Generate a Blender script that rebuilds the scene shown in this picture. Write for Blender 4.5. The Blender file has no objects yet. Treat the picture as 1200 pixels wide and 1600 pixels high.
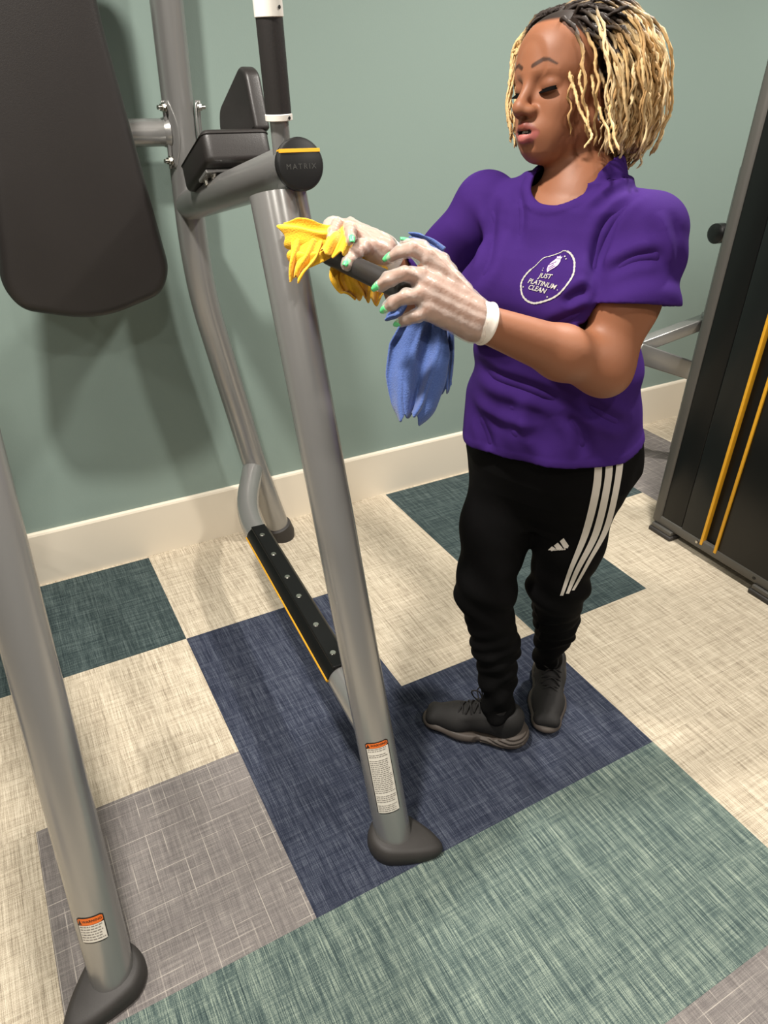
import bpy, bmesh, math, random
import numpy as np
from mathutils import Vector, Matrix
from mathutils.bvhtree import BVHTree

random.seed(7)
rng = np.random.default_rng(7)
scene = bpy.context.scene
col = scene.collection

# ------------------------------------------------------------------ camera
CAM_R = np.array([[0.8751772, -0.48357924, 0.01469677],
                  [-0.24338082, -0.46631581, -0.85047947],
                  [0.41812755, 0.74074333, -0.52580288]])     # rows: right, down, forward
CAM_C = np.array([-0.30201574, -2.29680358, 1.54441333])
FPX = 1117.0
cam_data = bpy.data.cameras.new('camera')
cam = bpy.data.objects.new('camera', cam_data)
col.objects.link(cam)
cam_data.sensor_fit = 'VERTICAL'
cam_data.sensor_height = 36.0
cam_data.sensor_width = 27.0
cam_data.lens = FPX / 1600 * 36.0
cam_data.clip_start = 0.02
rot = Matrix((CAM_R[0], -CAM_R[1], -CAM_R[2])).transposed()
cam.matrix_world = Matrix.Translation(CAM_C) @ rot.to_4x4()
scene.camera = cam

# ------------------------------------------------------------------ world, lights, exposure
world = bpy.data.worlds.new('world')
scene.world = world
world.use_nodes = True
world.node_tree.nodes['Background'].inputs[0].default_value = (1.0, 0.96, 0.91, 1)
world.node_tree.nodes['Background'].inputs[1].default_value = 0.10


def ceiling_lamp(x, y, watts, size=0.15, z=2.72):
    d = bpy.data.lights.new('ceiling_lamp', 'AREA')
    d.shape = 'DISK'
    d.size = size
    d.energy = watts
    d.color = (1.0, 0.945, 0.87)
    d.spread = math.radians(150)
    o = bpy.data.objects.new('ceiling_lamp', d)
    o.location = (x, y, z)
    col.objects.link(o)


LAMPS = [(-0.34, -1.2, 62), (1.45, -1.1, 56), (3.2, -1.1, 52),
         (-0.34, -3.0, 26), (1.45, -3.0, 26), (3.2, -3.0, 20), (-2.1, -1.2, 24), (-2.1, -3.0, 22)]
for lx, ly, lw in LAMPS:
    ceiling_lamp(lx, ly, lw)

scene.view_settings.view_transform = 'Standard'
scene.view_settings.look = 'None'
scene.view_settings.gamma = 1.0
scene.view_settings.use_curve_mapping = False
scene.view_settings.exposure = -0.27
scene.cycles.use_denoising = True
scene.cycles.max_bounces = 8


# ------------------------------------------------------------------ helpers
def V(*a):
    return np.array(a, float)


def at(u, v, d):
    """the place seen at picture point (u, v), d metres in front of the lens"""
    return CAM_R.T @ np.array([(u - 600) / FPX * d, (v - 800) / FPX * d, d]) + CAM_C


def unit(v):
    v = np.asarray(v, float)
    return v / np.linalg.norm(v)


def srgb(r, g, b):
    f = lambda c: (c / 255 / 12.92) if c / 255 <= 0.04045 else ((c / 255 + 0.055) / 1.055) ** 2.4
    return (f(r), f(g), f(b), 1.0)


def mesh_obj(name, verts, faces, mat=None, parent=None, smooth=True):
    me = bpy.data.meshes.new(name)
    verts = np.asarray(verts, float)
    if isinstance(faces, np.ndarray):
        nf, k = faces.shape
        me.vertices.add(len(verts))
        me.vertices.foreach_set('co', verts.astype(np.float32).ravel())
        me.loops.add(nf * k)
        me.loops.foreach_set('vertex_index', faces.astype(np.int32).ravel())
        me.polygons.add(nf)
        me.polygons.foreach_set('loop_start', np.arange(0, nf * k, k, dtype=np.int32))
        me.polygons.foreach_set('loop_total', np.full(nf, k, dtype=np.int32))
        me.update(calc_edges=True)
    else:
        me.from_pydata([tuple(v) for v in verts], [], [tuple(f) for f in faces])
        me.update()
    if smooth:
        me.polygons.foreach_set('use_smooth', np.ones(len(me.polygons), dtype=bool))
    if mat is not None:
        me.materials.append(mat)
    o = bpy.data.objects.new(name, me)
    col.objects.link(o)
    if parent is not None:
        o.parent = parent
        o.matrix_parent_inverse = parent.matrix_world.inverted()
    return o


def empty(name, loc, label, cat):
    o = bpy.data.objects.new(name, None)
    col.objects.link(o)
    o.location = loc
    o['label'] = label
    o['category'] = cat
    o.empty_display_size = 0.1
    bpy.context.view_layer.update()
    return o


def fix_normals(o):
    bm = bmesh.new()
    bm.from_mesh(o.data)
    bmesh.ops.recalc_face_normals(bm, faces=bm.faces)
    bm.to_mesh(o.data)
    bm.free()
    return o


def auto_smooth(o, deg=40):
    m = o.modifiers.new('edge', 'EDGE_SPLIT')
    m.split_angle = math.radians(deg)
    return o


class MB:
    """gathers simple shapes into one mesh"""
    def __init__(self):
        self.v, self.f = [], []

    def add(self, verts, faces):
        n = len(self.v)
        self.v += [tuple(x) for x in verts]
        self.f += [tuple(i + n for i in f) for f in faces]
        return self

    def box(self, lo, hi, bev=0.0, M=None):
        bm = bmesh.new()
        bmesh.ops.create_cube(bm, size=1)
        lo, hi = np.array(lo, float), np.array(hi, float)
        for vv in bm.verts:
            vv.co = Vector((lo + hi) / 2 + np.array(vv.co) * (hi - lo))
        if bev > 0:
            bmesh.ops.bevel(bm, geom=list(bm.edges), offset=bev, segments=3, profile=0.5, affect='EDGES')
        bm.verts.index_update()
        pts = [vv.co.copy() for vv in bm.verts]
        if M is not None:
            pts = [M @ p_ for p_ in pts]
        self.add(pts, [[vv.index for vv in f.verts] for f in bm.faces])
        bm.free()
        return self

    def sweep(self, pts, r, n=20, cap=True, ell=None):
        pts = [np.array(p_, float) for p_ in pts]
        m = len(pts)
        rr = r if hasattr(r, '__len__') else [r] * m
        tang = []
        for i in range(m):
            a = pts[max(i - 1, 0)]
            b = pts[min(i + 1, m - 1)]
            tang.append(unit(b - a))
        up = np.array([0, 0, 1.0]) if abs(tang[0][2]) < 0.9 else np.array([1.0, 0, 0])
        x = unit(np.cross(up, tang[0]))
        vs, fs = [], []
        for i in range(m):
            x = unit(x - tang[i] * (x @ tang[i]))
            y = np.cross(tang[i], x)
            for k in range(n):
                a = 2 * math.pi * k / n
                vs.append(pts[i] + rr[i] * (math.cos(a) * x + math.sin(a) * y))
        for i in range(m - 1):
            for k in range(n):
                k2 = (k + 1) % n
                fs.append((i * n + k, i * n + k2, (i + 1) * n + k2, (i + 1) * n + k))
        if cap:
            fs.append(tuple(range(n - 1, -1, -1)))
            fs.append(tuple((m - 1) * n + k for k in range(n)))
        return self.add(vs, fs)

    def build(self, name, mat, parent=None, smooth=True, split=40):
        o = mesh_obj(name, self.v, self.f, mat, parent, smooth)
        fix_normals(o)
        if smooth and split:
            auto_smooth(o, split)
        return o


def fillet(pts, r, n=8):
    """round the corners of a polyline"""
    pts = [np.array(p_, float) for p_ in pts]
    out = [pts[0]]
    for i in range(1, len(pts) - 1):
        a, b, c = pts[i - 1], pts[i], pts[i + 1]
        d1, d2 = a - b, c - b
        l = min(r, np.linalg.norm(d1) * 0.48, np.linalg.norm(d2) * 0.48)
        s, e = b + unit(d1) * l, b + unit(d2) * l
        for k in range(n + 1):
            t = k / n
            out.append((1 - t) ** 2 * s + 2 * t * (1 - t) * b + t * t * e)
    out.append(pts[-1])
    return out


def catmull(pts, n=8):
    pts = np.array(pts, float)
    P = np.vstack([2 * pts[0] - pts[1], pts, 2 * pts[-1] - pts[-2]])
    out = []
    for i in range(1, len(P) - 2):
        for k in range(n):
            t = k / n
            out.append(0.5 * ((2 * P[i]) + (-P[i - 1] + P[i + 1]) * t + (2 * P[i - 1] - 5 * P[i] + 4 * P[i + 1] - P[i + 2]) * t * t
                              + (-P[i - 1] + 3 * P[i] - 3 * P[i + 1] + P[i + 2]) * t ** 3))
    out.append(pts[-1])
    return np.array(out)


def frame_matrix(origin, x, y, z):
    return Matrix(((x[0], y[0], z[0], origin[0]), (x[1], y[1], z[1], origin[1]), (x[2], y[2], z[2], origin[2]), (0, 0, 0, 1)))


def rounded_slab(outline, depth, bev, M, steps=5):
    """flat cushion: outline (2-D points, counter-clockwise) in the xy plane of M, thickness along z, rounded rims"""
    o = np.array(outline, float)
    n = len(o)
    t = np.roll(o, -1, 0) - np.roll(o, 1, 0)
    t /= np.linalg.norm(t, axis=1)[:, None]
    inw = np.c_[-t[:, 1], t[:, 0]]
    rings = []
    for k in range(steps + 1):
        a = math.pi / 2 * k / steps
        rings.append((bev * (1 - math.sin(a)), bev * (1 - math.cos(a))))
    prof = [(i, d) for i, d in rings] + [(i, depth - d) for i, d in reversed(rings)]
    vs, fs = [], []
    for i, d in prof:
        q = o + inw * i
        vs += [(x_, y_, d) for x_, y_ in q]
    m = len(prof)
    for i in range(m - 1):
        for k in range(n):
            k2 = (k + 1) % n
            fs.append((i * n + k, i * n + k2, (i + 1) * n + k2, (i + 1) * n + k))
    fs.append(tuple(range(n - 1, -1, -1)))
    fs.append(tuple((m - 1) * n + k for k in range(n)))
    return [M @ Vector(v_) for v_ in vs], fs


def round_poly(pts, r, n=6):
    P = [np.array(p_, float) for p_ in pts]
    out = []
    m = len(P)
    rr = r if hasattr(r, '__len__') else [r] * m
    for i in range(m):
        a, b, c = P[i - 1], P[i], P[(i + 1) % m]
        ra_ = min(rr[i], 0.46 * np.linalg.norm(a - b), 0.46 * np.linalg.norm(c - b))
        s = b + unit(a - b) * ra_
        e = b + unit(c - b) * ra_
        for k in range(n + 1):
            t = k / n
            out.append((1 - t) ** 2 * s + 2 * t * (1 - t) * b + t * t * e)
    return out


def text_mesh(body, size, shear=0.0, extrude=0.0, space=1.0, bold=0.0):
    """letters as plain 2-D mesh: (verts Nx2, faces), centred on the origin"""
    c = bpy.data.curves.new('t', 'FONT')
    c.body = body
    c.size = size
    c.shear = shear
    c.space_character = space
    c.offset = bold
    c.align_x = 'CENTER'
    c.align_y = 'CENTER'
    c.resolution_u = 3
    o = bpy.data.objects.new('t', c)
    col.objects.link(o)
    dg = bpy.context.evaluated_depsgraph_get()
    me = o.evaluated_get(dg).to_mesh()
    bm = bmesh.new()
    bm.from_mesh(me)
    bmesh.ops.triangulate(bm, faces=bm.faces)
    bm.verts.index_update()
    v = np.array([(x.co.x, x.co.y) for x in bm.verts])
    f = [[x.index for x in q.verts] for q in bm.faces]
    bm.free()
    bpy.data.objects.remove(o)
    bpy.data.curves.remove(c)
    return v, f


# ------------------------------------------------------------------ materials
def new_mat(name):
    m = bpy.data.materials.new(name)
    m.use_nodes = True
    nt = m.node_tree
    b = nt.nodes['Principled BSDF']
    return m, nt, b


def N(nt, kind, **kw):
    n = nt.nodes.new(kind)
    for k, v in kw.items():
        if hasattr(n, k):
            setattr(n, k, v)
        else:
            n.inputs[k].default_value = v
    return n


def plain(name, color, rough=0.5, metal=0.0, bump=0.0, bump_scale=200.0, var=0.0, var_scale=8.0, spec=0.5, coat=0.0, sheen=0.0):
    m, nt, b = new_mat(name)
    b.inputs['Base Color'].default_value = color
    b.inputs['Roughness'].default_value = rough
    b.inputs['Metallic'].default_value = metal
    b.inputs['Specular IOR Level'].default_value = spec
    b.inputs['Coat Weight'].default_value = coat
    b.inputs['Sheen Weight'].default_value = sheen
    tc = N(nt, 'ShaderNodeTexCoord')
    if var > 0:
        nz = N(nt, 'ShaderNodeTexNoise', Scale=var_scale, Detail=4.0)
        nt.links.new(tc.outputs['Object'], nz.inputs['Vector'])
        mx = N(nt, 'ShaderNodeMix', data_type='RGBA', blend_type='MULTIPLY')
        mr = N(nt, 'ShaderNodeMapRange')
        mr.inputs['To Min'].default_value = 1 - var
        mr.inputs['To Max'].default_value = 1 + var
        nt.links.new(nz.outputs['Fac'], mr.inputs['Value'])
        mx.inputs['Factor'].default_value = 1
        mx.inputs['A'].default_value = color
        nt.links.new(mr.outputs['Result'], mx.inputs['B'])
        nt.links.new(mx.outputs['Result'], b.inputs['Base Color'])
    if bump > 0:
        nz = N(nt, 'ShaderNodeTexNoise', Scale=bump_scale, Detail=3.0)
        nt.links.new(tc.outputs['Object'], nz.inputs['Vector'])
        bp = N(nt, 'ShaderNodeBump', Strength=bump, Distance=0.002)
        nt.links.new(nz.outputs['Fac'], bp.inputs['Height'])
        nt.links.new(bp.outputs['Normal'], b.inputs['Normal'])
    return m


def carpet(name, dark, mid, light, along=0.5, lines=0.0):
    """woven tile: thread streaks in the two weave directions"""
    m, nt, b = new_mat(name)
    b.inputs['Roughness'].default_value = 0.95
    b.inputs['Specular IOR Level'].default_value = 0.1
    tc = N(nt, 'ShaderNodeTexCoord')
    oi = N(nt, 'ShaderNodeObjectInfo')
    ofs = N(nt, 'ShaderNodeVectorMath', operation='ADD')
    rnd = N(nt, 'ShaderNodeVectorMath', operation='SCALE')
    rnd.inputs[0].default_value = (7.3, 3.1, 0)
    nt.links.new(oi.outputs['Random'], rnd.inputs['Scale'])
    nt.links.new(tc.outputs['Object'], ofs.inputs[0])
    nt.links.new(rnd.outputs[0], ofs.inputs[1])

    def streak(sx, sy, detail=2.0):
        mp = N(nt, 'ShaderNodeMapping')
        mp.inputs['Scale'].default_value = (sx, sy, 1)
        nt.links.new(ofs.outputs[0], mp.inputs['Vector'])
        nz = N(nt, 'ShaderNodeTexNoise', Scale=1.0, Detail=detail, Roughness=0.6)
        nt.links.new(mp.outputs[0], nz.inputs['Vector'])
        return nz.outputs['Fac']

    def mixf(p_, q_, f_):
        mx = N(nt, 'ShaderNodeMix', data_type='FLOAT')
        mx.inputs['Factor'].default_value = f_
        nt.links.new(p_, mx.inputs['A'])
        nt.links.new(q_, mx.inputs['B'])
        return mx.outputs['Result']

    fine = mixf(streak(520, 14), streak(14, 520), along)          # single threads
    band = mixf(streak(110, 3.5), streak(3.5, 110), along)        # heathered bands
    grain = streak(620, 620)
    val = mixf(mixf(fine, band, 0.36), grain, 0.24)
    ramp = N(nt, 'ShaderNodeValToRGB')
    e = ramp.color_ramp.elements
    e[0].position = 0.40
    e[0].color = dark
    e[1].position = 0.60
    e[1].color = light
    k = e.new(0.49)
    k.color = mid
    nt.links.new(val, ramp.inputs['Fac'])
    out = ramp.outputs['Color']
    if lines > 0:
        sep = N(nt, 'ShaderNodeSeparateXYZ')
        nt.links.new(ofs.outputs[0], sep.inputs[0])
        for axis, msk in ((0, (90, 9)), (1, (9, 90))):
            vo = N(nt, 'ShaderNodeTexVoronoi', voronoi_dimensions='1D', feature='DISTANCE_TO_EDGE')
            vo.inputs['Scale'].default_value = 27.0
            vo.inputs['Randomness'].default_value = 0.9
            nt.links.new(sep.outputs[axis], vo.inputs['W'])
            lt = N(nt, 'ShaderNodeMath', operation='LESS_THAN')
            lt.inputs[1].default_value = 0.021
            nt.links.new(vo.outputs['Distance'], lt.inputs[0])
            mr = N(nt, 'ShaderNodeMapRange')
            mr.inputs['From Min'].default_value = 0.42
            mr.inputs['From Max'].default_value = 0.60
            nt.links.new(streak(*msk), mr.inputs['Value'])
            ml = N(nt, 'ShaderNodeMath', operation='MULTIPLY')
            nt.links.new(lt.outputs[0], ml.inputs[0])
            nt.links.new(mr.outputs[0], ml.inputs[1])
            ml2 = N(nt, 'ShaderNodeMath', operation='MULTIPLY')
            ml2.inputs[1].default_value = lines
            nt.links.new(ml.outputs[0], ml2.inputs[0])
            mm = N(nt, 'ShaderNodeMix', data_type='RGBA')
            nt.links.new(ml2.outputs[0], mm.inputs['Factor'])
            nt.links.new(out, mm.inputs['A'])
            mm.inputs['B'].default_value = srgb(172, 165, 157)
            out = mm.outputs['Result']
    nt.links.new(out, b.inputs['Base Color'])
    bp = N(nt, 'ShaderNodeBump', Strength=0.5, Distance=0.0015)
    nt.links.new(val, bp.inputs['Height'])
    nt.links.new(bp.outputs['Normal'], b.inputs['Normal'])
    return m


M = {}
M['wall'] = plain('wall_paint', srgb(134, 151, 144), 0.45, bump=0.12, bump_scale=260, spec=0.3)
M['ceiling'] = plain('ceiling_paint', srgb(186, 184, 178), 0.9)
M['trim'] = plain('trim_paint', srgb(226, 216, 198), 0.4, var=0.03, var_scale=3)
M['beige'] = carpet('carpet_beige', srgb(128, 117, 101), srgb(180, 168, 148), srgb(220, 210, 190), 0.40)
M['teal'] = carpet('carpet_dark_teal', srgb(34, 43, 45), srgb(54, 66, 67), srgb(98, 110, 108), 0.50)
M['navy'] = carpet('carpet_navy', srgb(31, 35, 47), srgb(49, 54, 69), srgb(92, 97, 109), 0.35)
M['green'] = carpet('carpet_sage_teal', srgb(48, 61, 63), srgb(82, 97, 94), srgb(148, 160, 146), 0.28)
M['grey'] = carpet('carpet_grey_plaid', srgb(98, 93, 92), srgb(116, 111, 109), srgb(146, 140, 135), 0.5, 1.0)
M['subfloor'] = plain('carpet_backing', srgb(120, 112, 98), 0.95)
M['steel'] = plain('silver_paint', srgb(158, 157, 155), 0.27, metal=0.62, bump=0.02, bump_scale=500)
M['steel_dark'] = plain('grey_frame_paint', srgb(92, 90, 86), 0.4, metal=0.3)
M['leather'] = plain('black_vinyl', srgb(38, 35, 34), 0.42, bump=0.15, bump_scale=420)
M['rubber'] = plain('black_rubber', srgb(50, 47, 45), 0.6, bump=0.1, bump_scale=300, var=0.2, var_scale=25)
M['black_plastic'] = plain('black_plastic', srgb(22, 22, 22), 0.35)
M['tread'] = plain('black_tread', srgb(7, 7, 7), 0.42, spec=0.3)
M['grip'] = plain('black_grip_foam', srgb(33, 30, 29), 0.5, bump=0.1, bump_scale=300)
M['white_metal'] = plain('white_collar', srgb(222, 218, 210), 0.35)
M['chrome'] = plain('bolt_steel', srgb(190, 186, 178), 0.22, metal=1.0)
M['yellow'] = plain('yellow_trim', srgb(226, 166, 36), 0.45)
M['orange'] = plain('label_orange', srgb(232, 112, 36), 0.5)
M['label_white'] = plain('label_white', srgb(226, 220, 208), 0.5)
M['label_black'] = plain('label_black', srgb(24, 22, 20), 0.5)
M['print_grey'] = plain('label_print', srgb(132, 126, 118), 0.6)
M['cab_black'] = plain('machine_black_panel', srgb(13, 14, 14), 0.3, spec=0.35)
M['cab_gloss'] = plain('machine_dark_panel', srgb(20, 23, 23), 0.28, spec=0.35)
M['emboss'] = plain('cap_lettering', srgb(58, 58, 56), 0.5)

# ------------------------------------------------------------------ the room
TS = 0.5
YW = 0.024
mb = MB()
mb.box((-5, -6.0, -0.12), (7, YW + 0.2, -0.007))
floor = mb.build('floor', M['subfloor'], None, False)
floor['kind'] = 'structure'
floor['label'] = 'carpet tile floor in beige, navy, teal and grey squares'

TILES = {(-2, 0): 'teal', (-1, 0): 'teal', (2, 0): 'teal', (3, 0): 'teal', (4, 0): 'grey',
         (0, 1): 'navy', (2, 1): 'teal', (-1, 2): 'grey', (0, 2): 'navy', (1, 2): 'navy',
         (-2, 3): 'beige', (-1, 3): 'green', (0, 3): 'green', (1, 3): 'green', (1, 4): 'grey', (0, 4): 'beige',
         (4, 1): 'grey', (5, 0): 'beige', (-3, 1): 'navy', (-3, 3): 'grey', (5, 2): 'navy', (5, 3): 'navy', (4, 4): 'teal'}
tile_mesh = {}


def tile(i, j, ydepth=TS):
    mname = TILES.get((i, j), 'beige')
    key = (mname, ydepth)
    if key not in tile_mesh:
        h = TS / 2 - 0.0001
        b_ = MB().box((-h, -ydepth / 2 + 0.0001, -0.0068), (h, ydepth / 2 - 0.0001, 0.0), 0.0)
        o_ = b_.build('carpet_tile', M[mname], floor, False)
        tile_mesh[key] = o_.data
    else:
        o_ = bpy.data.objects.new('carpet_tile', tile_mesh[key])
        col.objects.link(o_)
        o_.parent = floor
    yc = -(j + 0.5) * TS if ydepth == TS else YW / 2
    o_.location = ((i + 0.5) * TS, yc, 0)


for j in range(0, 6):
    for i in range(-4, 9):
        tile(i, j)
for i in range(-4, 9):
    tile(i, -1, YW)

wall = MB().box((-5, YW, -0.1), (7, YW + 0.12, 2.75)).build('wall_back', M['wall'], None, False)
wall['kind'] = 'structure'
wall['label'] = 'sage green painted wall behind the gym machines'
ceil = MB().box((-5, -6.0, 2.75), (7, YW + 0.2, 2.85)).build('ceiling', M['ceiling'], None, False)
ceil['kind'] = 'structure'
ceil['label'] = 'plain white ceiling above the gym floor'
# baseboard with an eased top edge
bbp = [(0, 0.0), (-0.014, 0.0), (-0.014, 0.193), (-0.011, 0.200), (-0.004, 0.203), (0, 0.203)]
bv, bf = [], []
for x_ in (-5, 7):
    bv += [(x_, YW + a_, z_) for a_, z_ in bbp]
nb = len(bbp)
for k in range(nb):
    bf.append((k, (k + 1) % nb, nb + (k + 1) % nb, nb + k))
bf += [tuple(range(nb)), tuple(range(2 * nb - 1, nb - 1, -1))]
bb = fix_normals(mesh_obj('baseboard_back', bv, bf, M['trim'], None, False))
bb['kind'] = 'structure'
bb['label'] = 'tall cream baseboard along the green wall'

# ------------------------------------------------------------------ dip and knee raise station
tower = empty('dip_station', (-0.08, -0.75, 0), 'silver tubular dip and knee raise station with black pads and handles', 'gym equipment')
XC = -0.08
TR = 0.042


def mir(p_):
    return np.array([2 * XC - p_[0], p_[1], p_[2]])


def leg_label(parent, a, b, dist, height, arc, facing, rows, header):
    """printed sticker wrapped on a tube running a->b; dist = distance of its lower edge from a"""
    ax = unit(b - a)
    e0 = unit(facing - ax * (facing @ ax))
    e1 = np.cross(ax, e0)

    def P(s, t, r):          # s: -1..1 across, t: metres up from lower edge
        ang = s * arc
        return a + ax * (dist + t) + r * (math.cos(ang) * e0 + math.sin(ang) * e1)

    def patch(s0, s1, t0, t1, r, corner=0.0):
        n = 10
        pts, fs = [], []
        w = arc * TR
        for i in range(n + 1):
            s = s0 + (s1 - s0) * i / n
            c0 = c1 = 0
            if corner:
                x_ = min(s - s0, s1 - s) * w
                c0 = c1 = corner - math.sqrt(max(corner ** 2 - (corner - min(x_, corner)) ** 2, 0)) if x_ < corner else 0
            pts += [P(s, t0 + c0, r), P(s, t1 - c1, r)]
        for i in range(n):
            fs.append((2 * i, 2 * i + 2, 2 * i + 3, 2 * i + 1))
        return pts, fs

    base = MB()
    base.add(*patch(-1.04, 1.04, -0.0012, height + 0.0012, TR + 0.0004, 0.004))
    lab = base.build('warning_label', M['label_black'], parent, True, 0)
    lab['label'] = 'warning sticker with orange header and small print'
    bw = MB()
    bw.add(*patch(-0.955, 0.955, 0.0012, height - header - 0.0008, TR + 0.0007, 0.0))
    bw.build('label_sheet', M['label_white'], lab, True, 0)
    bo = MB()
    bo.add(*patch(-0.955, 0.955, height - header, height - 0.001, TR + 0.0007, 0.003))
    bo.build('label_header', M['orange'], lab, True, 0)
    tv, tf = text_mesh('WARNING', header * 0.86, bold=0.00022)
    lt = MB()
    wpx = tv[:, 0].max() - tv[:, 0].min()
    sc_ = min(1.0, 1.45 * arc * TR / wpx)
    lt.add([P(x_ * sc_ / (arc * TR) + 0.16, height - header / 2 + y_ * sc_, TR + 0.0010) for x_, y_ in tv], tf)
    tri = [(-0.93, -0.36), (-0.62, -0.36), (-0.775, 0.36)]
    lt.add([P(s_, height - header / 2 + q_ * header, TR + 0.0010) for s_, q_ in tri], [(0, 1, 2)])
    lt.build('lettering', M['label_black'], lab, False)
    lines = MB()
    r0 = random.Random(rows)
    for k in range(rows):
        if rows > 10 and k in (2, 5, 24, 29):
            continue
        y1 = (height - header) * (1 - (k + 0.9) / (rows + 0.9))
        hh = (height - header) / (rows + 1) * 0.42
        s0 = -0.88
        end = r0.uniform(0.55, 0.9)
        while s0 < end:
            w_ = r0.uniform(0.08, 0.32)
            lines.add(*patch(s0, min(s0 + w_, end), y1, y1 + hh, TR + 0.0010))
            s0 += w_ + 0.05
    lines.build('fine_print', M['print_grey'], lab, True, 0)


def rubber_foot(parent, c, tip_dir, name='rubber_foot'):
    """teardrop pad: round round the leg, stretched towards tip_dir"""
    d = unit(V(tip_dir[0], tip_dir[1], 0))
    e = V(-d[1], d[0], 0)
    out = []
    for k in range(40):
        a = 2 * math.pi * k / 40
        ca, sa = math.cos(a), math.sin(a)
        ext = 0.060 + 0.052 * max(ca, 0) ** 1.5
        side = 0.060 * (1 - 0.10 * max(ca, 0))
        out.append((ca * ext, sa * side * (1.0 if ca < 0 else 1.0)))
    prof = [(1.0, 0.0), (1.03, 0.006), (1.03, 0.018), (0.97, 0.026), (0.86, 0.031), (0.78, 0.033)]
    vs, fs = [], []
    n = len(out)
    for sc_, z_ in prof:
        for x_, y_ in out:
            lift = 0.012 * (1 - max(x_, 0) / 0.12) * (1 if z_ > 0.02 else 0)
            vs.append(c + d * x_ * sc_ + e * y_ * sc_ + V(0, 0, z_ + lift))
    for i in range(len(prof) - 1):
        for k in range(n):
            k2 = (k + 1) % n
            fs.append((i * n + k, i * n + k2, (i + 1) * n + k2, (i + 1) * n + k))
    fs.append(tuple(range(n - 1, -1, -1)))
    fs.append(tuple((len(prof) - 1) * n + k for k in range(n)))
    return MB().add(vs, fs).build(name, M['rubber'], parent, True, 50)


# rear uprights (splayed at the bottom, straight above)
UPR = [V(0.487, -0.094, 0.012), V(0.412, -0.094, 0.30), V(0.292, -0.094, 0.93), V(0.280, -0.094, 1.10), V(0.290, -0.094, 2.15)]
for side in (0, 1):
    pts = [p_ if side == 0 else mir(p_) for p_ in UPR]
    up = MB().sweep(fillet(pts, 0.12), TR, 24).build('rear_upright', M['steel'], tower)
    f0 = pts[0]
    ax = unit(pts[1] - pts[0])
    MB().sweep([V(f0[0], f0[1], 0), V(f0[0], f0[1], 0.02), f0 + ax * 0.045, f0 + ax * 0.05], [0.049, 0.051, 0.050, 0.044], 28).build('rubber_foot', M['rubber'], up)
    # weld ring where the lower rail leaves
# front legs
LEG = (V(0.232, -1.424, 0.02), V(0.232 - 0.022 * 1.35, -1.424 + 0.335 * 1.35, 1.35))
LEGL = (V(-0.402, -1.424, 0.02), V(-0.402 + 0.03 * 1.34, -1.424 + 0.33 * 1.34, 1.34))
for side, (a_, b_) in enumerate((LEG, LEGL)):
    lg = MB().sweep([a_ + (b_ - a_) * t for t in np.linspace(0, 1, 6)], TR, 28).build('front_leg', M['steel'], tower)
    ft = rubber_foot(lg, V(a_[0], a_[1], 0), (0.75, -0.66) if side == 0 else (-0.75, -0.45))
    if side == 0:
        # scuffed hand-written marks on the pad's rim
        fb = BVHTree.FromPolygons([v.co for v in ft.data.vertices], [list(f.vertices) for f in ft.data.polygons])

        def on_foot(u, v):
            d_ = unit(at(u, v, 1.0) - CAM_C)
            h = fb.ray_cast(Vector(CAM_C), Vector(d_))
            return None if h[0] is None else np.array(h[0]) - d_ * 0.0006
        sm = MB()
        for stroke in ([(634, 1356), (637, 1349), (642, 1346), (645, 1350), (641, 1355), (636, 1353)], [(648, 1347), (658, 1345), (653, 1350), (650, 1354)]):
            pts = [on_foot(*q) for q in stroke]
            if all(x_ is not None for x_ in pts):
                sm.sweep(pts, 0.0008, 5)
        if sm.v:
            sm.build('scuff_mark', M['label_white'], ft)
        leg_label(lg, a_, b_, 0.10, 0.182, 0.62, unit(CAM_C - a_) * 1.0 + V(0.02, 0, 0), 34, 0.013)
    else:
        leg_label(lg, a_, b_, 0.125, 0.056, 0.58, unit(CAM_C - a_) + V(-0.30, -0.05, 0), 6, 0.016)

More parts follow.
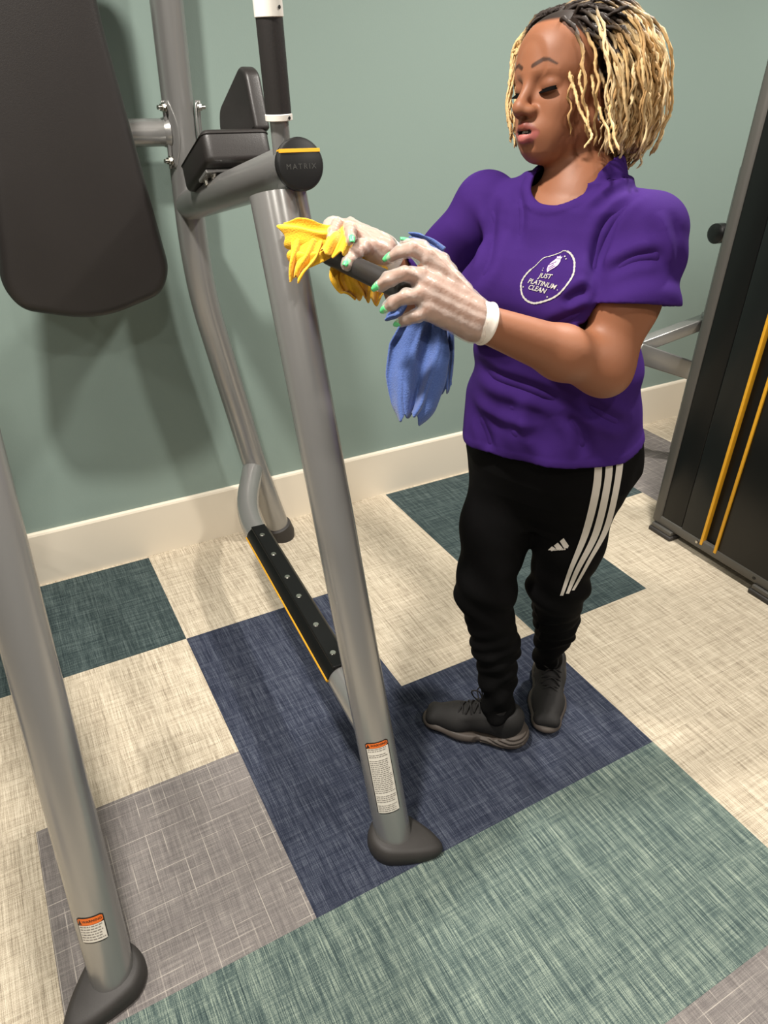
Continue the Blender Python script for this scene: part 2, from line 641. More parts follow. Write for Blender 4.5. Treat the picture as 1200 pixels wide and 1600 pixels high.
# arms, caps, pads and handles (the left-hand set mirrors the right)
ARM0, ARM1 = V(0.281, -0.094, 1.205), V(0.243, -1.005, 1.400)
arm_dir = unit(ARM1 - ARM0)
for side in (0, 1):
    mm = (lambda p_: p_) if side == 0 else mir
    arm = MB().sweep([mm(ARM0 + (ARM1 - ARM0) * t) for t in np.linspace(0, 1, 5)], 0.040, 28).build('arm', M['steel'], tower)
    # end cap
    ad = unit(mm(ARM1) - mm(ARM0))
    c0 = mm(ARM1) - ad * 0.004
    cap = MB().sweep([c0, c0 + ad * 0.010, c0 + ad * 0.0135, c0 + ad * 0.0145], [0.0435, 0.0435, 0.041, 0.037], 40).build('end_cap', M['black_plastic'], arm, True, 25)
    ex = unit(np.cross(ad, V(0, 0, 1))) * (-1)
    ez = unit(np.cross(ex, ad)) * 1.0
    if ez[2] < 0:
        ez = -ez
    ex = unit(np.cross(ez, -ad)) * -1
    if (ex @ CAM_R[0]) < 0:
        ex = -ex
    zt = 0.0215
    hw = math.sqrt(0.0432 ** 2 - zt ** 2)
    st = MB().box((-hw, zt - 0.003, 0), (hw, zt + 0.003, 0.0158), 0.0004, frame_matrix(c0, ex, ez, ad))
    st.build('yellow_stripe', M['yellow'], cap, False)
    tv, tf = text_mesh('MATRIX', 0.0125, space=1.35)
    MB().add([c0 + ex * x_ + ez * (y_ - 0.004) + ad * 0.0148 for x_, y_ in tv], tf).build('lettering', M['emboss'], cap, False)
    # vertical grip
    g0 = mm(V(0.226, -0.972, 1.415))
    g1 = mm(V(0.213, -0.972, 1.665))
    gd = unit(g1 - g0)
    hnd = MB().sweep([g0, g0 + gd * 0.25], 0.0165, 24).build('vertical_handle', M['steel'], tower)
    MB().sweep([g0 + gd * 0.062, g0 + gd * 0.200], 0.0222, 28).build('grip', M['grip'], hnd)
    for s0, s1 in ((0.052, 0.0625), (0.1995, 0.228)):
        MB().sweep([g0 + gd * s0, g0 + gd * (s0 + 0.001), g0 + gd * (s1 - 0.001), g0 + gd * s1], [0.0225, 0.0238, 0.0238, 0.0225], 28).build('grip_collar', M['white_metal'], hnd)
    for s0 in (0.057, 0.213):
        pos = g0 + gd * s0 + unit(V(0.45, -0.9, 0)) * 0.0235
        MB().sweep([pos, pos + unit(V(0.45, -0.9, 0)) * 0.0012], 0.0028, 10).build('set_screw', M['label_black'], hnd)
    # dip handle: drops from the arm end, then runs forward
    dpts = [mm(p_) for p_ in (V(0.243, -0.985, 1.385), V(0.262, -0.990, 1.262), V(0.270, -1.05, 1.256), V(0.270, -1.335, 1.256))]
    dh = MB().sweep(fillet(dpts, 0.045), 0.0145, 20).build('dip_handle', M['steel'], tower)
    MB().sweep([mm(V(0.270, -1.065, 1.256)), mm(V(0.270, -1.335, 1.256)), mm(V(0.270, -1.341, 1.256)), mm(V(0.270, -1.344, 1.256))], [0.0178, 0.0178, 0.016, 0.010], 24).build('grip', M['grip'], dh, True, 50)

    # elbow pad and side pad, both rising towards the front
    A = at(313, 200, 1.590)
    long = unit(V(0, 0.155, -0.066))
    wid = V(1.0, 0, 0)
    nrm = np.cross(wid, long)
    if nrm[2] < 0:
        nrm = -nrm
    def padM(origin, x, y, z):
        if side == 0:
            return frame_matrix(origin, x, y, z)
        fl = np.array([-1, 1, 1])
        return frame_matrix(mir(origin), x * fl, y * fl, z * fl)
    oL = round_poly([(0, 0), (0.160, 0), (0.160, 0.235), (0, 0.235)], [0.022] * 4)
    pv, pf = rounded_slab(oL, 0.072, 0.013, padM(A - nrm * 0.072, wid, long, nrm))
    ep = MB().add(pv, pf).build('elbow_pad', M['leather'], tower, True, 60)
    ring = [A - nrm * 0.011 + wid * x_ + long * y_ for x_, y_ in round_poly([(-0.0008, -0.0008), (0.1608, -0.0008), (0.1608, 0.2358), (-0.0008, 0.2358)], [0.022] * 4)]
    MB().sweep([mm(p_) for p_ in ring + ring[:2]], 0.0014, 6).build('seam_piping', M['leather'], ep)
    B_ = A + wid * 0.130 - nrm * 0.004 + long * 0.004
    oS = round_poly([(0, 0), (0.260, 0), (0.260, 0.095), (0.232, 0.132), (0.03, 0.150), (0, 0.125)], [0.01, 0.01, 0.02, 0.03, 0.02, 0.02])
    oS = [(x_, y_) for x_, y_ in oS]
    pv, pf = rounded_slab(oS, 0.038, 0.010, padM(B_, long, nrm, np.cross(long, nrm)))
    MB().add(pv, pf).build('side_pad', M['leather'], tower, True, 60)
    # bracket and bolts under the elbow pad
    q = A - nrm * 0.0765 + wid * 0.006 + long * 0.045
    br = MB().box((0.0, 0, -0.0045), (0.10, 0.075, 0.0045), 0.002, padM(q, wid, long, nrm)).build('pad_bracket', M['steel'], tower, False)
    for bx_, ly_ in ((0.012, 0.050), (0.022, 0.018)):
        h0 = q + wid * bx_ + long * ly_ - nrm * 0.004
        MB().sweep([mm(h0), mm(h0 - nrm * 0.003)], 0.0105, 16).build('washer', M['chrome'], br)
        MB().sweep([mm(h0 - nrm * 0.003), mm(h0 - nrm * 0.013), mm(h0 - nrm * 0.0145)], [0.0078, 0.0078, 0.006], 14).build('bolt', M['chrome'], br)
    MB().box((0.045, 0.01, -0.05), (0.10, 0.065, -0.004), 0.003, padM(q, wid, long, nrm)).build('pad_stem', M['black_plastic'], tower, False)

# cross tube, mounting flanges and bolts
ZX = 1.392
MB().sweep([V(2 * XC - 0.235, -0.094, ZX), V(0.235, -0.094, ZX)], 0.034, 28).build('cross_tube', M['steel'], tower)
for side in (0, 1):
    mm = (lambda p_: p_) if side == 0 else mir
    # curved saddle plates hugging the upright, above and below the cross tube, on both sides
    for name, a0, a1, ztop, zbot in (('saddle_plate', 3.55, 4.35, 1.468, 1.305), ('saddle_plate', 5.55, 6.1, 1.468, 1.340)):
        pv, pf = [], []
        nz, na = 14, 8
        for i in range(nz + 1):
            t = i / nz
            z_ = zbot + (ztop - zbot) * t
            bulge = math.sin(math.pi * t)
            for k in range(na + 1):
                s = k / na
                ang = (a0 + (a1 - a0) * s * (0.25 + 0.75 * math.sin(math.pi * min(max(t * 0.9 + 0.05, 0), 1)))) if a0 < 5 else (a1 - (a1 - a0) * (1 - s) * (0.25 + 0.75 * math.sin(math.pi * min(max(t * 0.9 + 0.05, 0), 1))))
                rr = TR + 0.003 + 0.010 * (abs(s - (0 if a0 < 5 else 1)) < 0.15) * (1 - 0.3 * bulge)
                wz = z_ + 0
                pv.append(mm(V(0.284 + rr * math.cos(ang), -0.094 + rr * math.sin(ang), wz)))
        for i in range(nz):
            for k in range(na):
                a_ = i * (na + 1) + k
                pf.append((a_, a_ + 1, a_ + na + 2, a_ + na + 1))
        pl = MB().add(pv, pf).build(name, M['steel'], tower, True, 50)
        sol = pl.modifiers.new('thick', 'SOLIDIFY')
        sol.thickness = 0.004
        sol.offset = 1
    for sx, zb in ((-1, 1.452), (1, 1.452), (-1, 1.325)):
        b0 = V(0.284 + sx * (TR + 0.003), -0.122, zb)
        hb = MB().sweep([mm(b0), mm(b0 + V(sx * 0.010, -0.004, 0))], 0.0095, 6)
        hb.sweep([mm(b0 + V(sx * 0.010, -0.004, 0)), mm(b0 + V(sx * 0.019, -0.007, 0.0005))], 0.0055, 10)
        hb.sweep([mm(b0), mm(b0 + V(sx * 0.003, -0.001, 0))], 0.0125, 16)
        hb.build('bolt', M['chrome'], tower)
    # weld collar round the cross tube
    MB().sweep([mm(V(0.232, -0.094, ZX)), mm(V(0.2415, -0.094, ZX)), mm(V(0.247, -0.094, ZX))], [0.0345, 0.0385, 0.040], 28).build('weld_collar', M['steel'], tower)

# back pad
PY = -0.330


def on_y(u, v, y):
    d = CAM_R.T @ np.array([(u - 600) / FPX, (v - 800) / FPX, 1.0])
    t = (y - CAM_C[1]) / d[1]
    return CAM_C + t * d


pc = -0.052
w0, w1 = 0.219, 0.125
zb, zk, zt_ = 0.985, 1.115, 1.95
op = [(w0 - 0.015, zk - 0.03), (w1, 1.66), (w1 - 0.01, zt_), (-w1 + 0.01, zt_), (-w1, 1.66), (-w0 + 0.015, zk - 0.03), (-w0 + 0.045, zb + 0.038), (0, zb - 0.012), (w0 - 0.045, zb + 0.038)]
op = round_poly(op, [0.045, 0.10, 0.05, 0.05, 0.10, 0.045, 0.05, 0.10, 0.05], 7)
Mp = frame_matrix(V(pc, PY + 0.065, 0), V(1, 0, 0), V(0, 0, 1), V(0, -1, 0))
pv, pf = rounded_slab(op, 0.065, 0.026, Mp, 7)
MB().add(pv, pf).build('back_pad', M['leather'], tower, True, 60)
MB().box((pc - 0.06, PY + 0.064, 1.20), (pc + 0.06, PY + 0.078, 1.75), 0.004).build('pad_backing', M['black_plastic'], tower, False)
MB().sweep([V(pc, PY + 0.07, ZX), V(pc, -0.10, ZX)], 0.030, 20).build('pad_stem', M['steel'], tower)

# foot rails with treads
RAIL = [V(0.395, -0.104, 0.33), V(0.283, -0.325, 0.293), V(0.224, -1.345, 0.293)]
for side in (0, 1):
    mm = (lambda p_: p_) if side == 0 else (lambda p_: mir(p_) + V(0.032 if p_[1] < -0.2 else 0, 0, 0))
    rl = [mm(p_) for p_ in RAIL]
    if side == 1:
        rl = [V(-0.555, -0.104, 0.33), V(-0.405, -0.325, 0.293), V(-0.392, -1.335, 0.293)]
    rail = MB().sweep(fillet(rl, 0.12, 10), 0.036, 24).build('foot_rail', M['steel'], tower)
    d = unit(rl[2] - rl[1])
    sx = unit(np.cross(d, V(0, 0, 1)))
    s0 = rl[1] + d * 0.155
    L_ = 0.675
    # tread: a cap of an arc over the tube
    pv, pf = [], []
    na = 12
    for i, tt in enumerate((0.0, L_)):
        for k in range(na + 1):
            a_ = math.radians(12 + 156 * k / na)
            pv.append(s0 + d * tt + 0.0395 * (math.cos(a_) * sx + math.sin(a_) * V(0, 0, 1)))
        for k in range(na, -1, -1):
            a_ = math.radians(12 + 156 * k / na)
            pv.append(s0 + d * tt + 0.0355 * (math.cos(a_) * sx + math.sin(a_) * V(0, 0, 1)))
    m_ = 2 * (na + 1)
    for k in range(m_):
        pf.append((k, (k + 1) % m_, m_ + (k + 1) % m_, m_ + k))
    pf += [tuple(range(m_)), tuple(range(2 * m_ - 1, m_ - 1, -1))]
    tr = MB().add(pv, pf).build('tread', M['tread'], rail, True, 50)
    pl = MB().box((-0.022, 0.0, 0.034), (0.022, L_, 0.0425), 0.003, frame_matrix(s0, sx, d, V(0, 0, 1)))
    pl.build('tread_plate', M['tread'], tr, False)
    for sgn in (-1,):
        ys = s0 + sx * sgn * 0.0385 * math.cos(math.radians(12)) + V(0, 0, 0.0385 * math.sin(math.radians(12)) - 0.0035)
        if (ys - s0) @ V(-1, 0, 0) < 0:
            ys = s0 - sx * sgn * 0.0385 * math.cos(math.radians(12)) + V(0, 0, 0.0385 * math.sin(math.radians(12)) - 0.0035)
        MB().sweep([ys, ys + d * L_], 0.0042, 8).build('yellow_strip', M['yellow'], tr)
    for f_ in (0.085, 0.25, 0.43, 0.57, 0.76, 0.93):
        c_ = s0 + d * L_ * f_ + V(0, 0, 0.0422) + sx * 0.004
        MB().sweep([c_, c_ + V(0, 0, 0.0018)], [0.0085, 0.0070], 14).build('screw', M['chrome'], tr)

# ------------------------------------------------------------------ weight machine on the right
mach = empty('weight_machine', (2.05, -1.1, 0), 'tall black weight machine with yellow stripes and grey frame', 'gym equipment')
XF = 1.812
Y0, Y1 = -0.715, -1.75
MB().box((XF, Y0 - 0.042, 0.035), (XF + 0.45, Y0, 2.05), 0.014).build('frame_post', M['steel_dark'], mach, True, 40)
MB().box((XF + 0.004, Y1, 0.035), (XF + 0.45, Y0 - 0.03, 0.075), 0.008).build('frame_base', M['steel_dark'], mach, True, 40)
MB().box((XF, Y1 - 0.04, 0.035), (XF + 0.45, Y1 + 0.002, 2.05), 0.014).build('frame_post', M['steel_dark'], mach, True, 40)
MB().box((XF + 0.004, Y1, 2.0), (XF + 0.45, Y0 - 0.03, 2.05), 0.008).build('frame_top', M['steel_dark'], mach, True, 40)
MB().box((XF + 0.008, Y0 - 0.136, 0.07), (XF + 0.44, Y0 - 0.040, 2.01), 0.004).build('shroud_panel', M['cab_black'], mach, True, 40)
MB().box((XF + 0.006, -0.945, 0.07), (XF + 0.44, Y0 - 0.1375, 2.01), 0.004).build('shroud_panel', M['cab_gloss'], mach, True, 40)
MB().box((XF + 0.020, -1.015, 0.055), (XF + 0.43, -0.946, 2.01), 0.004).build('centre_channel', M['tread'], mach, True, 40)
MB().box((XF + 0.006, Y1 + 0.003, 0.07), (XF + 0.44, -1.016, 2.01), 0.004).build('shroud_panel', M['cab_black'], mach, True, 40)
for yy in (-0.951, -1.013):
    MB().box((XF + 0.0, yy - 0.005, 0.058), (XF + 0.03, yy + 0.005, 2.0), 0.001).build('yellow_stripe', M['yellow'], mach, False)
for yy in (-0.775, -1.235):
    ft = MB().box((XF - 0.012, yy - 0.055, 0.0), (XF + 0.06, yy + 0.055, 0.018), 0.006).build('machine_foot', M['rubber'], mach, True, 40)
    MB().box((XF - 0.006, yy - 0.048, 0.018), (XF + 0.05, yy + 0.048, 0.036), 0.003).build('foot_bracket', M['steel_dark'], ft, True, 40)
MB().sweep([V(XF + 0.005, -0.935, 0.062), V(XF - 0.004, -0.935, 0.062)], 0.006, 10).build('bolt', M['chrome'], mach)
MB().sweep([V(XF + 0.005, -1.18, 0.055), V(XF + 0.002, -1.18, 0.055)], 0.006, 10).build('bolt_hole', M['label_black'], mach)


def bar(a, b, w, h, name):
    d = unit(b - a)
    s = unit(np.cross(d, V(0, 0, 1) if abs(d[2]) < 0.95 else V(1, 0, 0)))
    u_ = np.cross(s, d)
    L_ = np.linalg.norm(b - a)
    return MB().box((-w / 2, 0, -h / 2), (w / 2, L_, h / 2), 0.006, frame_matrix(a, s, d, u_)).build(name, M['steel'], mach, True, 40)


bar(V(2.47, -0.30, 0.655), V(2.02, -0.30, 0.592), 0.05, 0.052, 'frame_bar')
bar(V(2.47, -0.36, 0.395), V(1.93, -0.36, 0.600), 0.05, 0.078, 'frame_bar')
bar(V(2.40, -0.33, 0.03), V(2.40, -0.33, 1.25), 0.06, 0.06, 'frame_bar')
bar(V(2.40, -0.30, 0.66), V(2.0, -0.80, 0.66), 0.05, 0.05, 'frame_bar')
kb = MB().sweep([V(2.40, -0.33, 1.02), V(2.335, -0.33, 1.02)], 0.012, 14)
kb.sweep([V(2.34, -0.33, 1.015), V(2.325, -0.33, 1.015), V(2.285, -0.33, 1.015), V(2.277, -0.33, 1.015)], [0.028, 0.038, 0.038, 0.026], 20)
kb.build('knob', M['black_plastic'], mach)
# ------------------------------------------------------------------ soft-body modelling: distance fields turned into meshes
class Field:
    def __init__(self, lo, hi, h):
        self.lo = np.array(lo, float)
        self.h = h
        self.n = np.ceil((np.array(hi, float) - self.lo) / h).astype(int) + 1
        self.D = np.full(self.n, 1.0, np.float32)

    def window(self, lo, hi):
        a = np.clip(np.floor((np.asarray(lo) - self.lo) / self.h).astype(int), 0, self.n)
        b = np.clip(np.ceil((np.asarray(hi) - self.lo) / self.h).astype(int) + 1, 0, self.n)
        if np.any(b <= a):
            return None, None
        ax = [(self.lo[i] + np.arange(a[i], b[i]) * self.h).astype(np.float32) for i in range(3)]
        return tuple(slice(a[i], b[i]) for i in range(3)), np.meshgrid(*ax, indexing='ij', sparse=True)

    def put(self, prim, k=0.0, op='add'):
        lo, hi = prim.box
        m = max(k, 0) + 4 * self.h
        sl, g = self.window(lo - m, hi + m)
        if sl is None:
            return self
        d = prim(*g)
        a = self.D[sl]
        if op == 'add':
            if k > 0:
                hh = np.maximum(k - np.abs(a - d), 0) / k
                r = np.minimum(a, d) - hh * hh * (k / 4)
            else:
                r = np.minimum(a, d)
        else:
            d = -d
            if k > 0:
                hh = np.maximum(k - np.abs(a - d), 0) / k
                r = np.maximum(a, d) + hh * hh * (k / 4)
            else:
                r = np.maximum(a, d)
        self.D[sl] = r
        return self

    def grid(self):
        return np.meshgrid(*[(self.lo[i] + np.arange(self.n[i]) * self.h).astype(np.float32) for i in range(3)], indexing='ij', sparse=True)

    def mesh(self, shift=0.0):
        D = self.D + shift if shift else self.D
        inside = D < 0
        nx, ny, nz = D.shape
        cnt = np.zeros((nx - 1, ny - 1, nz - 1), np.int8)
        for i in (0, 1):
            for j in (0, 1):
                for k in (0, 1):
                    cnt += inside[i:nx - 1 + i, j:ny - 1 + j, k:nz - 1 + k]
        act = (cnt > 0) & (cnt < 8)
        cells = np.argwhere(act)
        idx = np.full(act.shape, -1, np.int32)
        idx[act] = np.arange(len(cells))
        acc = np.zeros((len(cells), 3))
        num = np.zeros(len(cells))
        corners = [(i, j, k) for i in (0, 1) for j in (0, 1) for k in (0, 1)]
        val = {c: D[cells[:, 0] + c[0], cells[:, 1] + c[1], cells[:, 2] + c[2]] for c in corners}
        for c in corners:
            for ax in range(3):
                if c[ax] == 0:
                    c2 = list(c)
                    c2[ax] = 1
                    v0, v1 = val[c], val[tuple(c2)]
                    x = (v0 < 0) != (v1 < 0)
                    t = np.where(x, v0 / np.where(v0 == v1, 1, v0 - v1), 0)
                    p_ = np.tile(np.array(c, float), (len(cells), 1))
                    p_[:, ax] = t
                    acc[x] += p_[x]
                    num[x] += 1
        verts = self.lo + (cells + acc / num[:, None]) * self.h
        quads = []
        for ax in range(3):
            o1, o2 = [(1, 2), (2, 0), (0, 1)][ax]
            s0 = [slice(None)] * 3
            s1 = [slice(None)] * 3
            s0[ax] = slice(0, -1)
            s1[ax] = slice(1, None)
            a, b = inside[tuple(s0)], inside[tuple(s1)]
            e = np.argwhere(a != b)
            ok = (e[:, o1] > 0) & (e[:, o2] > 0) & (e[:, o1] < D.shape[o1] - 1) & (e[:, o2] < D.shape[o2] - 1)
            e = e[ok]
            fl = a[e[:, 0], e[:, 1], e[:, 2]]
            def nb_(d1, d2):
                q = e.copy()
                q[:, o1] += d1
                q[:, o2] += d2
                return idx[q[:, 0], q[:, 1], q[:, 2]]
            q = np.stack([nb_(-1, -1), nb_(0, -1), nb_(0, 0), nb_(-1, 0)], 1)
            q[~fl] = q[~fl][:, ::-1]
            quads.append(q)
        quads = np.vstack(quads)
        quads = quads[(quads >= 0).all(1)]
        return verts, quads


class RC:
    """limb: round cone a->b, radii ra->rb, optionally flattened by the factor sq along the direction n"""
    def __init__(self, a, b, ra, rb, n=None, sq=1.0):
        self.a, self.b, self.ra, self.rb = np.array(a, float), np.array(b, float), ra, rb
        self.nv, self.sq = (None if n is None else unit(n)), sq
        r = max(ra, rb) * max(1.0, sq)
        self.box = (np.minimum(self.a, self.b) - r, np.maximum(self.a, self.b) + r)

    def __call__(self, x, y, z):
        a, ba = self.a, self.b - self.a
        px, py, pz = x - a[0], y - a[1], z - a[2]
        L = max(ba @ ba, 1e-12)
        t = np.clip((px * ba[0] + py * ba[1] + pz * ba[2]) / L, 0, 1)
        dx, dy, dz = px - t * ba[0], py - t * ba[1], pz - t * ba[2]
        if self.nv is not None:
            n = self.nv
            s = (dx * n[0] + dy * n[1] + dz * n[2]) * (1 / self.sq - 1)
            dx, dy, dz = dx + n[0] * s, dy + n[1] * s, dz + n[2] * s
        d = np.sqrt(dx * dx + dy * dy + dz * dz) - (self.ra + (self.rb - self.ra) * t)
        return d * min(1.0, self.sq) if self.sq < 1 else d


class EL:
    """ellipsoid with half-axes r along the columns of Rm"""
    def __init__(self, c, r, Rm=None):
        self.c, self.r = np.array(c, float), np.array(r, float)
        self.R = np.eye(3) if Rm is None else np.array(Rm)
        e = np.sqrt(((self.R * self.r) ** 2).sum(1))
        self.box = (self.c - e, self.c + e)

    def __call__(self, x, y, z):
        px, py, pz = x - self.c[0], y - self.c[1], z - self.c[2]
        k0 = k1 = 0
        for i in range(3):
            q = (px * self.R[0, i] + py * self.R[1, i] + pz * self.R[2, i]) / self.r[i]
            k0 = k0 + q * q
            k1 = k1 + (q / self.r[i]) ** 2
        k0 = np.sqrt(k0)
        k1 = np.sqrt(k1) + 1e-9
        return k0 * (k0 - 1) / k1


class LOFT:
    """upright trunk: slices (z, cx, cy, half-width, half-depth) with a heading"""
    def __init__(self, slices, head, p=2.3):
        self.s = np.array(slices, float)
        self.f = unit(np.array([head[0], head[1]]))
        self.p = p
        w = self.s[:, 3:5].max()
        self.box = (np.array([self.s[:, 1].min() - w, self.s[:, 2].min() - w, self.s[:, 0].min()]),
                    np.array([self.s[:, 1].max() + w, self.s[:, 2].max() + w, self.s[:, 0].max()]))

    def __call__(self, x, y, z):
        s = self.s
        zz = np.ravel(z)
        g = lambda i: np.interp(zz, s[:, 0], s[:, i]).reshape(np.shape(z)).astype(np.float32)
        cx, cy, a, b = g(1), g(2), g(3), g(4)
        px, py = x - cx, y - cy
        fr = px * self.f[0] + py * self.f[1]
        sd = -px * self.f[1] + py * self.f[0]
        q = (np.abs(sd / a) ** self.p + np.abs(fr / b) ** self.p) ** (1 / self.p)
        d = (q - 1) * np.minimum(a, b)
        return np.maximum(d, np.maximum(s[0, 0] - z, z - s[-1, 0]))


def smin(a, b, k):
    h = np.maximum(k - np.abs(a - b), 0) / k
    return np.minimum(a, b) - h * h * (k / 4)


def smooth_mesh(v, q, it=2, lam=0.5):
    n = len(v)
    for _ in range(it):
        s = np.zeros_like(v)
        c = np.zeros(n)
        for i in range(4):
            j = (i + 1) % 4
            np.add.at(s, q[:, i], v[q[:, j]])
            np.add.at(s, q[:, j], v[q[:, i]])
            np.add.at(c, q[:, i], 1)
            np.add.at(c, q[:, j], 1)
        v = v + lam * (s / np.maximum(c, 1)[:, None] - v)
    return v


def paint(o, rgb):
    at_ = o.data.color_attributes.new('tint', 'FLOAT_COLOR', 'POINT')
    buf = np.ones((len(o.data.vertices), 4), np.float32)
    buf[:, :3] = rgb
    at_.data.foreach_set('color', buf.ravel())


def painted(name, rough, bump=0.0, bump_scale=300, spec=0.5, sss=0.0, mul_var=0.0):
    m, nt, b = new_mat(name)
    a = N(nt, 'ShaderNodeAttribute', attribute_name='tint')
    nt.links.new(a.outputs['Color'], b.inputs['Base Color'])
    b.inputs['Roughness'].default_value = rough
    b.inputs['Specular IOR Level'].default_value = spec
    if sss:
        b.inputs['Subsurface Weight'].default_value = sss
        b.inputs['Subsurface Radius'].default_value = (0.012, 0.005, 0.003)
        b.inputs['Subsurface Scale'].default_value = 0.3
    if bump:
        tc = N(nt, 'ShaderNodeTexCoord')
        nz = N(nt, 'ShaderNodeTexNoise', Scale=bump_scale, Detail=3.0)
        nt.links.new(tc.outputs['Object'], nz.inputs['Vector'])
        bp = N(nt, 'ShaderNodeBump', Strength=bump, Distance=0.001)
        nt.links.new(nz.outputs['Fac'], bp.inputs['Height'])
        nt.links.new(bp.outputs['Normal'], b.inputs['Normal'])
    return m


M['skin'] = painted('skin', 0.52, 0.12, 500, spec=0.36, sss=0.12)
M['hair'] = painted('twisted_hair', 0.6, 0.6, 900, spec=0.35)


def knit(name, color, dark, scale=900, rough=0.85, sheen=0.1, spec=0.2):
    m, nt, b = new_mat(name)
    tc = N(nt, 'ShaderNodeTexCoord')
    nz = N(nt, 'ShaderNodeTexNoise', Scale=14.0, Detail=4.0)
    nt.links.new(tc.outputs['Object'], nz.inputs['Vector'])
    mx = N(nt, 'ShaderNodeMix', data_type='RGBA')
    mx.inputs['A'].default_value = dark
    mx.inputs['B'].default_value = color
    nt.links.new(nz.outputs['Fac'], mx.inputs['Factor'])
    nt.links.new(mx.outputs['Result'], b.inputs['Base Color'])
    b.inputs['Roughness'].default_value = rough
    b.inputs['Specular IOR Level'].default_value = spec
    b.inputs['Sheen Weight'].default_value = sheen
    n2 = N(nt, 'ShaderNodeTexNoise', Scale=scale, Detail=2.0)
    nt.links.new(tc.outputs['Object'], n2.inputs['Vector'])
    bp = N(nt, 'ShaderNodeBump', Strength=0.25, Distance=0.0008)
    nt.links.new(n2.outputs['Fac'], bp.inputs['Height'])
    nt.links.new(bp.outputs['Normal'], b.inputs['Normal'])
    return m


M['shirt'] = knit('purple_cotton', srgb(62, 36, 106), srgb(54, 30, 94), sheen=0.0, spec=0.08)
M['pants'] = knit('black_jersey', srgb(14, 13, 14), srgb(9, 9, 9), sheen=0.0, spec=0.08)
M['stripe_white'] = plain('white_stripe', srgb(214, 206, 196), 0.7)
M['glitter'] = plain('silver_print', srgb(214, 210, 204), 0.35, metal=0.3, bump=0.8, bump_scale=1500, var=0.3, var_scale=900)
M['pink_print'] = plain('pink_print', srgb(222, 190, 224), 0.6)
M['shoe_upper'] = plain('black_shoe_fabric', srgb(25, 23, 22), 0.75, bump=0.3, bump_scale=700)
M['shoe_sole'] = plain('dark_shoe_sole', srgb(72, 64, 58), 0.6, bump=0.1, bump_scale=200)
M['lace'] = plain('black_lace', srgb(22, 20, 20), 0.8)
M['sock'] = plain('black_sock', srgb(20, 16, 15), 0.9)
M['nail'] = plain('mint_nail', srgb(96, 206, 132), 0.3)
M['lash'] = plain('lash_black', srgb(8, 6, 6), 0.9, spec=0.1)
M['tooth'] = plain('tooth', srgb(226, 216, 202), 0.35)
M['earring'] = plain('silver_earring', srgb(226, 220, 210), 0.15, metal=1.0)
M['cuff'] = plain('glove_cuff', srgb(232, 222, 210), 0.45)


def terry(name, c1, c2):
    m, nt, b = new_mat(name)
    tc = N(nt, 'ShaderNodeTexCoord')
    w = N(nt, 'ShaderNodeTexNoise', Scale=420.0, Detail=3.0)
    nt.links.new(tc.outputs['Object'], w.inputs['Vector'])
    mx = N(nt, 'ShaderNodeMix', data_type='RGBA')
    mx.inputs['A'].default_value = c2
    mx.inputs['B'].default_value = c1
    nt.links.new(w.outputs['Fac'], mx.inputs['Factor'])
    nt.links.new(mx.outputs['Result'], b.inputs['Base Color'])
    b.inputs['Roughness'].default_value = 0.95
    b.inputs['Sheen Weight'].default_value = 0.25
    bp = N(nt, 'ShaderNodeBump', Strength=0.7, Distance=0.002)
    nt.links.new(w.outputs['Fac'], bp.inputs['Height'])
    nt.links.new(bp.outputs['Normal'], b.inputs['Normal'])
    return m


M['yellow_cloth'] = terry('yellow_microfibre', srgb(236, 186, 34), srgb(206, 150, 18))
M['blue_cloth'] = terry('blue_microfibre', srgb(78, 102, 160), srgb(50, 72, 128))


def glove_mat():
    m, nt, b = new_mat('clear_glove')
    b.inputs['Base Color'].default_value = srgb(236, 224, 214)
    b.inputs['Roughness'].default_value = 0.28
    tr = N(nt, 'ShaderNodeBsdfTransparent')
    mx = N(nt, 'ShaderNodeMixShader')
    mx.inputs[0].default_value = 0.31
    nt.links.new(tr.outputs[0], mx.inputs[1])
    nt.links.new(b.outputs[0], mx.inputs[2])
    nt.links.new(mx.outputs[0], nt.nodes['Material Output'].inputs['Surface'])
    tc = N(nt, 'ShaderNodeTexCoord')
    nz = N(nt, 'ShaderNodeTexNoise', Scale=90.0, Detail=3.0)
    nt.links.new(tc.outputs['Object'], nz.inputs['Vector'])
    bp = N(nt, 'ShaderNodeBump', Strength=0.5, Distance=0.004)
    nt.links.new(nz.outputs['Fac'], bp.inputs['Height'])
    nt.links.new(bp.outputs['Normal'], b.inputs['Normal'])
    return m


M['glove'] = glove_mat()

# ------------------------------------------------------------------ the person
person = empty('person', (0.75, -1.25, 0), 'person in purple t-shirt and black track pants wiping the handle', 'person')

# head pose
HF, HL, HU = V(-0.9975, -0.0307, 0.0632), V(0.0396, -0.9885, 0.1458), V(0.058, 0.1479, 0.9873)
HR = np.stack([unit(HF), unit(HL), unit(HU)], 1)
HT = V(0.6586, -1.2092, 1.5257)


def hw_(p_):
    return HR @ np.array(p_, float) + HT


def hrc(a, b, ra, rb, n=None, sq=1.0):
    return RC(hw_(a), hw_(b), ra, rb, None if n is None else HR @ np.array(n, float), sq)


def hel(c, r, yaw=0.0, pitch=0.0):
    ry = np.array([[math.cos(yaw), -math.sin(yaw), 0], [math.sin(yaw), math.cos(yaw), 0], [0, 0, 1]])
    rp = np.array([[math.cos(pitch), 0, math.sin(pitch)], [0, 1, 0], [-math.sin(pitch), 0, math.cos(pitch)]])
    return EL(hw_(c), r, HR @ ry @ rp)


